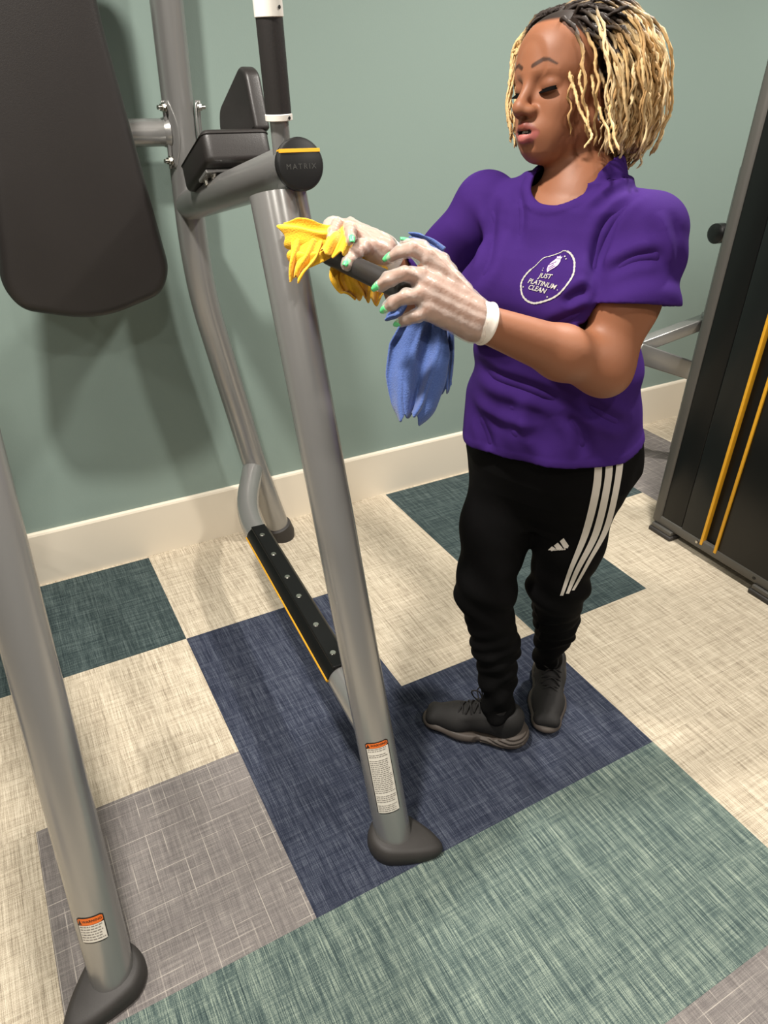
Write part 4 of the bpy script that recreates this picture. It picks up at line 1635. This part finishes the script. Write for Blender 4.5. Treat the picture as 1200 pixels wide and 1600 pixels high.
for ln_ in ([(570, 470), (610, 440), (660, 410), (665, 390)], [(575, 520), (615, 485), (650, 450)], [(590, 545), (640, 500), (680, 470)], [(655, 345), (725, 345)]):
    for a_, b_ in zip(ln_[:-1], ln_[1:]):
        t_ = unit(np.array(b_, float) - np.array(a_, float)) * 5
        q4 = [(a_[0] - t_[1], a_[1] + t_[0]), (a_[0] + t_[1], a_[1] - t_[0]), (b_[0] + t_[1], b_[1] - t_[0]), (b_[0] - t_[1], b_[1] + t_[0])]
        ed.add([on_shirt(*px2(*k_), 0.0019) for k_ in q4], [(0, 1, 2, 3)])
ed.build('emblem_lines', M['shirt'], shirt, False)
for a_, b_, w in ((775, 292, 14), (812, 330, 13), (488, 530, 8), (488, 565, 9), (222, 860, 12), (720, 970, 13), (858, 840, 8)):
    dt = MB()
    dt.add([on_shirt(*px2(a_ + w * math.cos(k * math.pi / 4), b_ + w * math.sin(k * math.pi / 4)), 0.0015) for k in range(8)], [tuple(range(8))])
    dt.build('print_dot', M['glitter'], shirt, False)

# ------------------------------------------------------------------ track pants
HIPC = V(0.735, -1.222, 0.80)
RHP, LHP = V(0.690, -1.140, 0.800), V(0.770, -1.300, 0.800)
RKN, LKN = V(0.602, -1.205, 0.480), V(0.772, -1.277, 0.465)
RAN, LAN = V(0.628, -1.282, 0.105), V(0.868, -1.195, 0.105)
F = Field(V(0.45, -1.52, 0.055), V(1.02, -0.95, 0.96), 0.0038)
F.put(LOFT([(0.665, 0.725, -1.222, 0.080, 0.060), (0.70, 0.728, -1.222, 0.125, 0.095), (0.745, 0.732, -1.222, 0.163, 0.126), (0.80, 0.737, -1.222, 0.186, 0.150), (0.88, 0.728, -1.226, 0.182, 0.148), (0.955, 0.715, -1.232, 0.168, 0.135)], TH, 2.3))
F.put(EL(HIPC + V(0.07, 0.02, 0.01), (0.105, 0.15, 0.10), np.stack([unit(FW), unit(LEFT), V(0, 0, 1)], 1)), 0.05)
hipD = F.D.copy()
legD = []
for nm, hp, kn, an, rr in (('R', RHP, RKN, RAN, (0.092, 0.074, 0.070, 0.056, 0.041)), ('L', LHP, LKN, LAN, (0.094, 0.074, 0.066, 0.056, 0.040))):
    mid = hp + (kn - hp) * 0.55
    F.D = hipD.copy()
    calf = kn + (an - kn) * 0.45 + V(0.014, 0, 0)
    F.put(RC(hp, mid, rr[0], rr[1] + 0.006), 0.045)
    F.put(RC(mid, kn, rr[1] + 0.006, rr[2]), 0.03)
    F.put(RC(kn, calf, rr[2], rr[3]), 0.03)
    F.put(RC(calf, an, rr[3], rr[4]), 0.02)
    legD.append(F.D)
F.D = smin(legD[0], legD[1], 0.012)
gx, gy, gz = F.grid()
cal = np.clip((0.42 - gz) / 0.12, 0, 1)
knz = np.exp(-((gz - 0.47) / 0.07) ** 2)
th_ = np.arctan2(gy + 1.25, gx - 0.75)
disp = (0.0032 * cal * np.sin(70 * gz + 3.2 * np.sin(2 * th_ + 8 * gx) + 22 * gx) * np.clip((gz - 0.06) / 0.05, 0, 1)
        + 0.0030 * cal * np.sin(120 * gz + 60 * gy - 50 * gx + 2 * np.sin(20 * gz))
        + 0.005 * knz * np.sin(75 * gz + 25 * gx - 18 * gy)
        + 0.003 * np.sin(40 * gx + 34 * gy + 12 * gz))
F.D = F.D + disp.astype(np.float32)
# open hems at the ankles
for an in (RAN, LAN):
    rr_ = np.sqrt((gx - an[0]) ** 2 + (gy - an[1]) ** 2)
    pass
F.D = np.maximum(F.D, (0.088 - gz).astype(np.float32))
v_, q_ = F.mesh()
v_ = smooth_mesh(v_, q_, 1, 0.5)
pants = mesh_obj('track_pants', v_, q_, M['pants'], person)
pants['label'] = 'black track pants with three white side stripes'
p_bvh = BVHTree.FromPolygons([Vector(x_) for x_ in v_], [list(map(int, f)) for f in q_])


def on_pants(u, v, off=0.0015):
    d_ = unit(at(u, v, 1.0) - CAM_C)
    h = p_bvh.ray_cast(Vector(CAM_C), Vector(d_))
    if h[0] is None:
        return None
    nn = np.array(h[1])
    return np.array(h[0]) + unit(nn) * off * (1 if nn @ d_ < 0 else -1)


def stripe_on(name, left, right, mat, parent, n=40):
    """ribbon sewn on the trouser leg between two drawn edges"""
    A_, B2 = catmull(left, n // (len(left) - 1)), catmull(right, n // (len(right) - 1))
    m_ = min(len(A_), len(B2))
    vs, fs = [], []
    W_ = 4
    for i in range(m_):
        for k in range(W_ + 1):
            q = A_[i] + (B2[i] - A_[i]) * k / W_
            p_ = on_pants(*q)
            vs.append(p_)
    for i in range(m_ - 1):
        for k in range(W_):
            a_ = i * (W_ + 1) + k
            ids = (a_, a_ + 1, a_ + W_ + 2, a_ + W_ + 1)
            if any(vs[j] is None for j in ids):
                continue
            P4 = [vs[j] for j in ids]
            if max(np.linalg.norm(P4[x_] - P4[y_]) for x_ in range(4) for y_ in range(4)) > 0.06:
                continue
            fs.append(ids)
    vs = [V(0.75, -1.25, 0.5) if x_ is None else x_ for x_ in vs]
    used = sorted({j for f in fs for j in f})
    mp = {j: i for i, j in enumerate(used)}
    return mesh_obj(name, [vs[j] for j in used], [tuple(mp[j] for j in f) for f in fs], mat, parent)


stripe_on('side_stripe', [(930, 700), (926, 760), (910, 830), (888, 890), (875, 930)], [(941, 700), (938, 760), (921, 830), (895, 890), (880, 930)], M['stripe_white'], pants)
stripe_on('side_stripe', [(946, 690), (944, 750), (926, 830), (898, 890), (884, 927)], [(957, 690), (955, 750), (937, 830), (906, 890), (889, 927)], M['stripe_white'], pants)
stripe_on('side_stripe', [(962, 684), (961, 740), (944, 820), (915, 880), (893, 922)], [(973, 690), (971, 740), (953, 820), (921, 880), (897, 922)], M['stripe_white'], pants)
# three-bar mark on the thigh
for poly in ([(857, 859), (863, 853), (868, 856), (867, 859)], [(866, 852), (872, 847), (879, 855), (877, 858), (871, 858)], [(875, 845), (881, 840), (889, 852), (887, 856), (881, 855)]):
    pts = [on_pants(*q, 0.002) for q in poly]
    if all(x_ is not None for x_ in pts):
        mesh_obj('thigh_mark', pts, [tuple(range(len(pts)))], M['stripe_white'], pants, False)
tv, tf = text_mesh('adidas', 9.5, bold=0.2)
pts = []
for x_, y_ in tv:
    q = on_pants(873 + x_ * 0.98 + y_ * 0.1, 857.5 - y_ * 0.6 - x_ * 0.10, 0.0022)
    pts.append(q)
if all(x_ is not None for x_ in pts):
    mesh_obj('thigh_lettering', pts, tf, M['stripe_white'], pants, False)

# ------------------------------------------------------------------ shoes
def shoe(heel, toe, tilt=0.0):
    """sneaker from heel (back of sole) to toe tip on the floor"""
    d = unit(V(*(np.array(toe) - np.array(heel))[:2], 0))
    Lx = np.linalg.norm((np.array(toe) - np.array(heel))[:2])
    e = V(-d[1], d[0], 0)
    k = Lx / 0.29
    P = lambda x_, y_, z_: V(heel[0], heel[1], 0) + d * x_ * k + e * y_ + V(0, 0, z_)
    Rm = np.stack([d, e, V(0, 0, 1)], 1)
    lo = np.minimum(V(*heel[:2], 0), V(*toe[:2], 0)) - V(0.07, 0.07, 0.01)
    hi = np.maximum(V(*heel[:2], 0), V(*toe[:2], 0)) + V(0.07, 0.07, 0.16)
    # upper
    F = Field(lo, hi, 0.0024)
    F.put(RC(P(0.248, 0, 0.036), P(0.190, 0, 0.042), 0.027, 0.033, e, 1.28))
    F.put(RC(P(0.190, 0, 0.042), P(0.115, 0, 0.068), 0.034, 0.037), 0.03)
    F.put(RC(P(0.055, 0, 0.045), P(0.048, 0, 0.082), 0.039, 0.035), 0.03)
    F.put(RC(P(0.115, 0, 0.068), P(0.06, 0, 0.078), 0.037, 0.035), 0.03)
    F.put(RC(P(0.075, 0, 0.105), P(0.050, 0, 0.165), 0.026, 0.036), 0.01, 'sub')
    # overlay panels stitched round the toe and the lacing
    F.put(RC(P(0.262, -0.020, 0.036), P(0.262, 0.020, 0.036), 0.0145, 0.0145), 0.012)
    for s in (-1, 1):
        F.put(RC(P(0.175, s * 0.024, 0.066), P(0.110, s * 0.026, 0.092), 0.0085, 0.0085), 0.008)
    gx, gy, gz = F.grid()
    F.D = np.maximum(F.D, (0.022 - gz).astype(np.float32))
    v_, q_ = F.mesh()
    up = mesh_obj('shoe', smooth_mesh(v_, q_, 1), q_, M['shoe_upper'], person)
    up['label'] = 'black low sneaker with dark chunky sole'
    # sole: flared, with a raised toe and a thick heel
    F = Field(lo, hi, 0.0024)
    F.put(RC(P(0.246, 0, 0.020), P(0.17, 0, 0.016), 0.042, 0.045, V(0, 0, 1), 0.42))
    F.put(RC(P(0.17, 0, 0.018), P(0.05, 0, 0.021), 0.044, 0.043, V(0, 0, 1), 0.55), 0.02)
    F.put(RC(P(0.062, 0, 0.024), P(0.040, 0, 0.030), 0.046, 0.047, V(0, 0, 1), 0.72), 0.01)
    gx, gy, gz = F.grid()
    lx_ = ((gx - heel[0]) * d[0] + (gy - heel[1]) * d[1]) / k
    F.D = F.D + (0.0016 * np.sin(150 * gz * 4 + 3.0 * np.sin(lx_ * 40))).astype(np.float32) * (lx_ < 0.12)
    top = 0.030 + 0.012 * np.clip((lx_ - 0.19) / 0.08, 0, 1) + 0.026 * np.clip((0.085 - lx_) / 0.07, 0, 1)
    F.D = np.maximum(np.maximum(F.D, (gz - top).astype(np.float32)), (0.001 - gz).astype(np.float32))
    v_, q_ = F.mesh()
    mesh_obj('sole', smooth_mesh(v_, q_, 1), q_, M['shoe_sole'], up)
    # laces
    for i in range(4):
        x0 = 0.128 + 0.022 * i
        zt = 0.113 - 0.0125 * i
        for s in (-1, 1):
            MB().sweep(catmull([P(x0, s * 0.026, zt - 0.012), P(x0 + 0.006, s * 0.010, zt + 0.002), P(x0 + 0.012, -s * 0.010, zt + 0.0005), P(x0 + 0.017, -s * 0.025, zt - 0.016)], 5), 0.0027, 6).build('lace', M['lace'], up, True, 0)
    for s in (-1, 1):
        lp = [P(0.125, 0, 0.112), P(0.130, s * 0.012, 0.128), P(0.138, s * 0.026, 0.142), P(0.146, s * 0.024, 0.132), P(0.138, s * 0.008, 0.118), P(0.126, 0, 0.112)]
        if s == 1:
            lp = [P(0.125, 0, 0.112), P(0.128, 0.004, 0.132), P(0.140, 0.008, 0.160), P(0.158, 0.010, 0.158), P(0.150, 0.006, 0.134), P(0.127, 0, 0.113)]
        MB().sweep(catmull(lp, 6), 0.0020, 6).build('lace', M['lace'], up, True, 0)
    # tongue and sock
    MB().box((0.078 * k, -0.020, 0.10), (0.090 * k, 0.020, 0.135), 0.004, frame_matrix(V(heel[0], heel[1], 0), d, e, V(0, 0, 1))).build('tongue', M['shoe_upper'], up, True, 40)
    return up, P


sR, PR = shoe((0.690, -1.336), (0.486, -1.138))
sL, PL = shoe((0.937, -1.142), (0.748, -1.350))
# pull tab with pale label on the tongue of the camera-facing shoe
MB().box((0.0898, -0.016, 0.112), (0.0925, 0.016, 0.132), 0.001, frame_matrix(V(0.937, -1.142, 0), unit(V(-0.189, -0.208, 0)), unit(V(0.208, -0.189, 0)), V(0, 0, 1))).build('tongue_label', plain('grey_label', srgb(150, 142, 134), 0.6), sL, False)
for c_, an in ((PR(0.056, 0, 0.07), RAN), (PL(0.056, 0, 0.07), LAN)):
    MB().sweep([c_, (c_ + an) / 2 + V(0, 0, 0.0), an + V(0, 0, 0.02)], [0.031, 0.032, 0.035], 20).build('sock', M['sock'], person)

# ------------------------------------------------------------------ hair: short two-tone twists
def lock(root, nrm, length, fall, seed, wave=0.006, stiff=0.32, limit=None):
    """one twist growing out of the scalp and bending down; head-local coordinates"""
    r_ = random.Random(seed)
    p_ = np.array(root, float)
    d_ = unit(np.array(nrm) + np.array([r_.uniform(-.25, .25) for _ in range(3)]))
    pts = [p_.copy()]
    lim = r_.uniform(0.80, 1.0) if r_.random() < 0.93 else r_.uniform(1.0, 1.12)
    n_ = 26
    st = length / n_
    ph = r_.uniform(0, 6.28)
    down = np.array(fall, float)
    for i in range(n_):
        d_ = unit(d_ + (down * stiff * (0.4 + i / n_)) + np.array([r_.uniform(-.16, .16) for _ in range(3)]))
        p_ = p_ + d_ * st
        # stay outside the skull and the neck
        q = (p_ - np.array([-0.014, 0, 0.020])) / np.array([0.106, 0.087, 0.092])
        m_ = np.linalg.norm(q)
        if m_ < 1.0 and p_[2] > -0.075:
            p_ = np.array([-0.014, 0, 0.020]) + q / m_ * np.array([0.106, 0.087, 0.092])
        e_ = (p_ - np.array([-0.040, 0, -0.020])) / np.array([0.132, 0.128 if p_[1] > 0 else 0.105, 0.152])
        m_ = np.linalg.norm(e_)
        if m_ > lim:
            p_ = np.array([-0.040, 0, -0.020]) + (p_ - np.array([-0.040, 0, -0.020])) * (lim / m_)
        if p_[2] < -0.06:
            rad = math.hypot(p_[0] + 0.03, p_[1])
            if rad < 0.078:
                f_ = 0.078 / max(rad, 1e-4)
                p_[0], p_[1] = -0.03 + (p_[0] + 0.03) * f_, p_[1] * f_
        pts.append(p_.copy())
    pts = np.array(pts)
    side = unit(np.cross(pts[-1] - pts[0], np.array([0.3, 0.2, 1.0])))
    up2 = unit(np.cross(side, pts[-1] - pts[0]))
    t = np.linspace(0, 1, len(pts))
    fr_ = r_.uniform(18, 46)
    pts = pts + np.outer(np.sin(fr_ * t + ph) * wave * np.clip(t * 3, 0, 1), side) + np.outer(np.cos(fr_ * 0.8 * t + ph) * wave * 0.7 * np.clip(t * 3, 0, 1), up2)
    return pts


hair_v, hair_f, hair_c = [], [], []


def add_lock(pts, r0, dark_to, seed, tone=None):
    r_ = random.Random(seed)
    n_, k_ = len(pts), 6
    b0 = sum(len(x_) for x_ in hair_v)
    tang = np.gradient(pts, axis=0)
    x_ = unit(np.cross(tang[0], [0.3, 0.5, 0.8]))
    blonde = np.array(srgb(*(tone or (random.Random(seed).choice([(222, 190, 138), (206, 170, 116), (232, 204, 156), (190, 152, 100)]))))[:3])
    root = np.array(srgb(38, 27, 20)[:3])
    V_, C_ = [], []
    for i in range(n_):
        t_ = unit(tang[i])
        x_ = unit(x_ - t_ * (x_ @ t_))
        y_ = np.cross(t_, x_)
        f_ = i / (n_ - 1)
        rr = r0 * (1 - 0.45 * f_) * (1 + 0.22 * math.sin(i * 2.4 + seed)) * (0.25 if i == n_ - 1 else 1)
        m_ = min(max((f_ - dark_to) / 0.16, 0), 1)
        for k in range(k_):
            a_ = 2 * math.pi * k / k_ + i * 0.9
            V_.append(HR @ (pts[i] + rr * (math.cos(a_) * x_ + math.sin(a_) * y_) * (1 + 0.25 * (k % 2))) + HT)
            C_.append(root * (1 - m_) + blonde * m_ * (0.82 + 0.3 * (k % 2)))
    for i in range(n_ - 1):
        for k in range(k_):
            k2 = (k + 1) % k_
            hair_f.append((b0 + i * k_ + k, b0 + i * k_ + k2, b0 + (i + 1) * k_ + k2, b0 + (i + 1) * k_ + k))
    hair_v.append(np.array(V_))
    hair_c.append(np.array(C_))


SK_C, SK_R = np.array([-0.018, 0, 0.030]), np.array([0.096, 0.075, 0.079])
cnt = 0
for i in range(760):
    z_ = 1 - 2 * (i + 0.5) / 760
    a_ = i * 2.399963
    rr = math.sqrt(1 - z_ * z_)
    n_ = np.array([rr * math.cos(a_), rr * math.sin(a_), z_])
    q = SK_C + SK_R * n_
    # hairline: keep the face, the ears' front and the neck clear
    if q[2] < -0.045:
        continue
    if q[0] > 0.074 - 1.0 * max(0, 0.096 - q[2]):
        continue
    if q[2] < 0.015 and q[0] > -0.004:
        continue
    cnt += 1
    r_ = random.Random(i)
    nn = unit(n_ / SK_R)
    out = np.array([-0.30, 0.95 * np.sign(q[1] + 1e-3), -0.15])
    w_top = max(0, q[2] - 0.02) / 0.09
    fall = np.array([-0.16 * (q[0] < 0.02), 0.12 * np.sign(q[1]), -1.0])
    bottom = -0.125 + r_.uniform(-0.02, 0.02)
    ln_ = (q[2] - bottom) * 1.12 + 0.045 * w_top + r_.uniform(-0.012, 0.02)
    sgn = np.sign(q[1] + 0.012)
    grow = unit(nn * 0.75 + np.array([-0.45, 0.45 * sgn, 0.15]) * (0.4 + w_top))
    pts = lock(q, grow, max(ln_, 0.06), fall, i, wave=r_.uniform(0.002, 0.0045), stiff=0.30)
    dk = r_.uniform(0.05, 0.20) + 0.10 * (q[0] > 0.02)
    add_lock(pts, r_.uniform(0.0023, 0.0036), dk, i)
# loose face-framing twists: two before the near ear, several beyond the far cheek
def free_lock(px_pts, d0, d1, r0, dark, seed, wave=0.0025):
    P = np.array([(np.array(at(u, v, d0 + (d1 - d0) * i / (len(px_pts) - 1))) - HT) @ HR for i, (u, v) in enumerate(px_pts)])
    P = catmull(P, 7)
    t = np.linspace(0, 1, len(P))
    P = P + np.outer(np.sin(t * 34 + seed) * wave, [0.5, 0.7, 0.0]) + np.outer(np.cos(t * 29 + seed) * wave * 0.7, [0.7, -0.3, 0.2])
    add_lock(P, r0, dark, seed, (218, 184, 130))


free_lock([(880, 26), (888, 76), (891, 115), (900, 150), (912, 185), (924, 208), (914, 232)], 1.150, 1.120, 0.0034, 0.10, 901)
free_lock([(890, 26), (902, 70), (906, 105), (907, 135), (915, 165), (922, 200)], 1.150, 1.125, 0.0030, 0.16, 902)
free_lock([(914, 30), (922, 90), (926, 130), (934, 165), (948, 200), (958, 240)], 1.165, 1.120, 0.0034, 0.22, 903)
free_lock([(928, 40), (938, 110), (950, 150), (955, 190), (966, 235)], 1.165, 1.115, 0.0034, 0.25, 904)
for i in range(9):
    r_ = random.Random(300 + i)
    x0 = 832 - 3.5 * i
    xb = 800 + r_.uniform(-7, 9)
    free_lock([(905 - 4 * i + r_.uniform(-3, 3), 6 + i), (868 - 3 * i, 11 + 2 * i), (838 - 2 * i, 27 + 3 * i), (817 - i, 52 + 4 * i), (804 + r_.uniform(-4, 4), 85), (797 + r_.uniform(-5, 7), 130), (796 + r_.uniform(-6, 8), 175), (xb + 2, 205 + r_.uniform(-8, 8)), (xb + r_.uniform(0, 14), 224 + r_.uniform(-12, 8))],
              1.205, 1.265, 0.0028, 0.24, 320 + i, 0.003)
hv = np.vstack(hair_v)
hair = mesh_obj('hair', hv, np.array(hair_f), M['hair'], person)
hair['label'] = 'short blonde twisted hair with dark roots'
paint(hair, np.vstack(hair_c))

# hoop earring and stud
c_ = hw_((-0.002, 0.083, -0.052))
MB().sweep([c_ + 0.011 * (math.cos(a_) * unit(HF) + math.sin(a_) * unit(HU)) for a_ in np.linspace(0, 2 * math.pi, 25)], 0.0016, 8, cap=False).build('earring', M['earring'], person)

# ------------------------------------------------------------------ the two cleaning cloths
def ruffle(name, path, widths, mat, label, folds=5, amp=0.012, seed=1, nu=60, thick=0.0035, side=None, cat='cloth', wob=0.35):
    """gathered cloth: follows a path, pleated across its width"""
    r_ = random.Random(seed)
    P = catmull(path, 10)
    W_ = np.interp(np.linspace(0, 1, len(P)), np.linspace(0, 1, len(widths)), widths)
    view = CAM_R[2]
    vs, fs = [], []
    ph = [r_.uniform(0, 6.28) for _ in range(4)]
    for i, p_ in enumerate(P):
        t_ = unit(P[min(i + 1, len(P) - 1)] - P[max(i - 1, 0)])
        s_ = unit(np.cross(t_, view)) if side is None else unit(side - t_ * (side @ t_))
        n_ = np.cross(s_, t_)
        f_ = i / (len(P) - 1)
        for k in range(nu + 1):
            u_ = k / nu * 2 - 1
            a_ = amp * (0.35 + 0.65 * f_)
            off = a_ * (math.sin(folds * math.pi * u_ + ph[0] + 1.2 * math.sin(3 * f_ + ph[1])) + 0.45 * math.sin(folds * 1.9 * math.pi * u_ + ph[2] + 4 * f_))
            xs = W_[i] * (u_ + 0.06 * math.sin(7 * u_ + 5 * f_ + ph[3]))
            drop = wob * 0.02 * math.sin(2.3 * u_ + ph[1]) * f_ * f_ + 0.004 * math.sin(11 * u_ + ph[2]) * f_
            vs.append(p_ + s_ * xs + n_ * off + t_ * drop)
    for i in range(len(P) - 1):
        for k in range(nu):
            a_ = i * (nu + 1) + k
            fs.append((a_, a_ + 1, a_ + nu + 2, a_ + nu + 1))
    return vs, fs


def cloth_obj(name, pieces, mat, label, group=None):
    b = MB()
    for vs, fs in pieces:
        b.add(vs, fs)
    o = mesh_obj(name, b.v, b.f, mat)
    so = o.modifiers.new('thick', 'SOLIDIFY')
    so.thickness = 0.0035
    so.offset = 0
    ss = o.modifiers.new('soft', 'SUBSURF')
    ss.levels = ss.render_levels = 1
    o['label'] = label
    o['category'] = 'cloth'
    return o


# yellow: wrapped over the bar under the far hand, one lobe to the left, one hanging behind
yl = [ruffle('y', [at(528, 372, 1.225), at(500, 378, 1.215), at(470, 380, 1.210), at(446, 384, 1.215)], [0.022, 0.034, 0.045, 0.046], None, '', 2, 0.007, 3),
      ruffle('y', [at(480, 372, 1.212), at(474, 398, 1.205), at(466, 418, 1.205), at(462, 436, 1.21)], [0.026, 0.022, 0.014, 0.007], None, '', 2, 0.006, 5),
      ruffle('y', [at(560, 400, 1.295), at(560, 425, 1.300), at(570, 448, 1.300), at(574, 470, 1.300)], [0.036, 0.052, 0.046, 0.022], None, '', 3, 0.010, 8),
      ruffle('y', [at(540, 350, 1.255), at(536, 362, 1.225), at(530, 376, 1.205), at(522, 396, 1.200)], [0.016, 0.020, 0.022, 0.024], None, '', 2, 0.005, 9)]
cloth_obj('yellow_cleaning_cloth', yl, M['yellow_cloth'], 'yellow cleaning cloth wrapped over the black dip handle')
bl = [ruffle('b', [at(672, 482, 1.120), at(664, 510, 1.125), at(658, 545, 1.130), at(650, 590, 1.130), at(645, 632, 1.130), at(640, 655, 1.130)], [0.018, 0.036, 0.048, 0.046, 0.034, 0.016], None, '', 2, 0.010, 21),
      ruffle('b', [at(682, 482, 1.135), at(688, 520, 1.145), at(690, 560, 1.148), at(688, 606, 1.148)], [0.014, 0.020, 0.020, 0.018], None, '', 4, 0.007, 22),
      ruffle('b', [at(628, 470, 1.13), at(618, 482, 1.13), at(606, 490, 1.13)], [0.010, 0.013, 0.010], None, '', 2, 0.006, 23),
      ruffle('b', [at(690, 398, 1.150), at(672, 388, 1.155), at(652, 378, 1.160), at(638, 374, 1.165)], [0.012, 0.014, 0.012, 0.008], None, '', 2, 0.007, 24)]
cloth_obj('blue_cleaning_cloth', bl, M['blue_cloth'], 'blue cleaning cloth hanging from the gloved near hand')
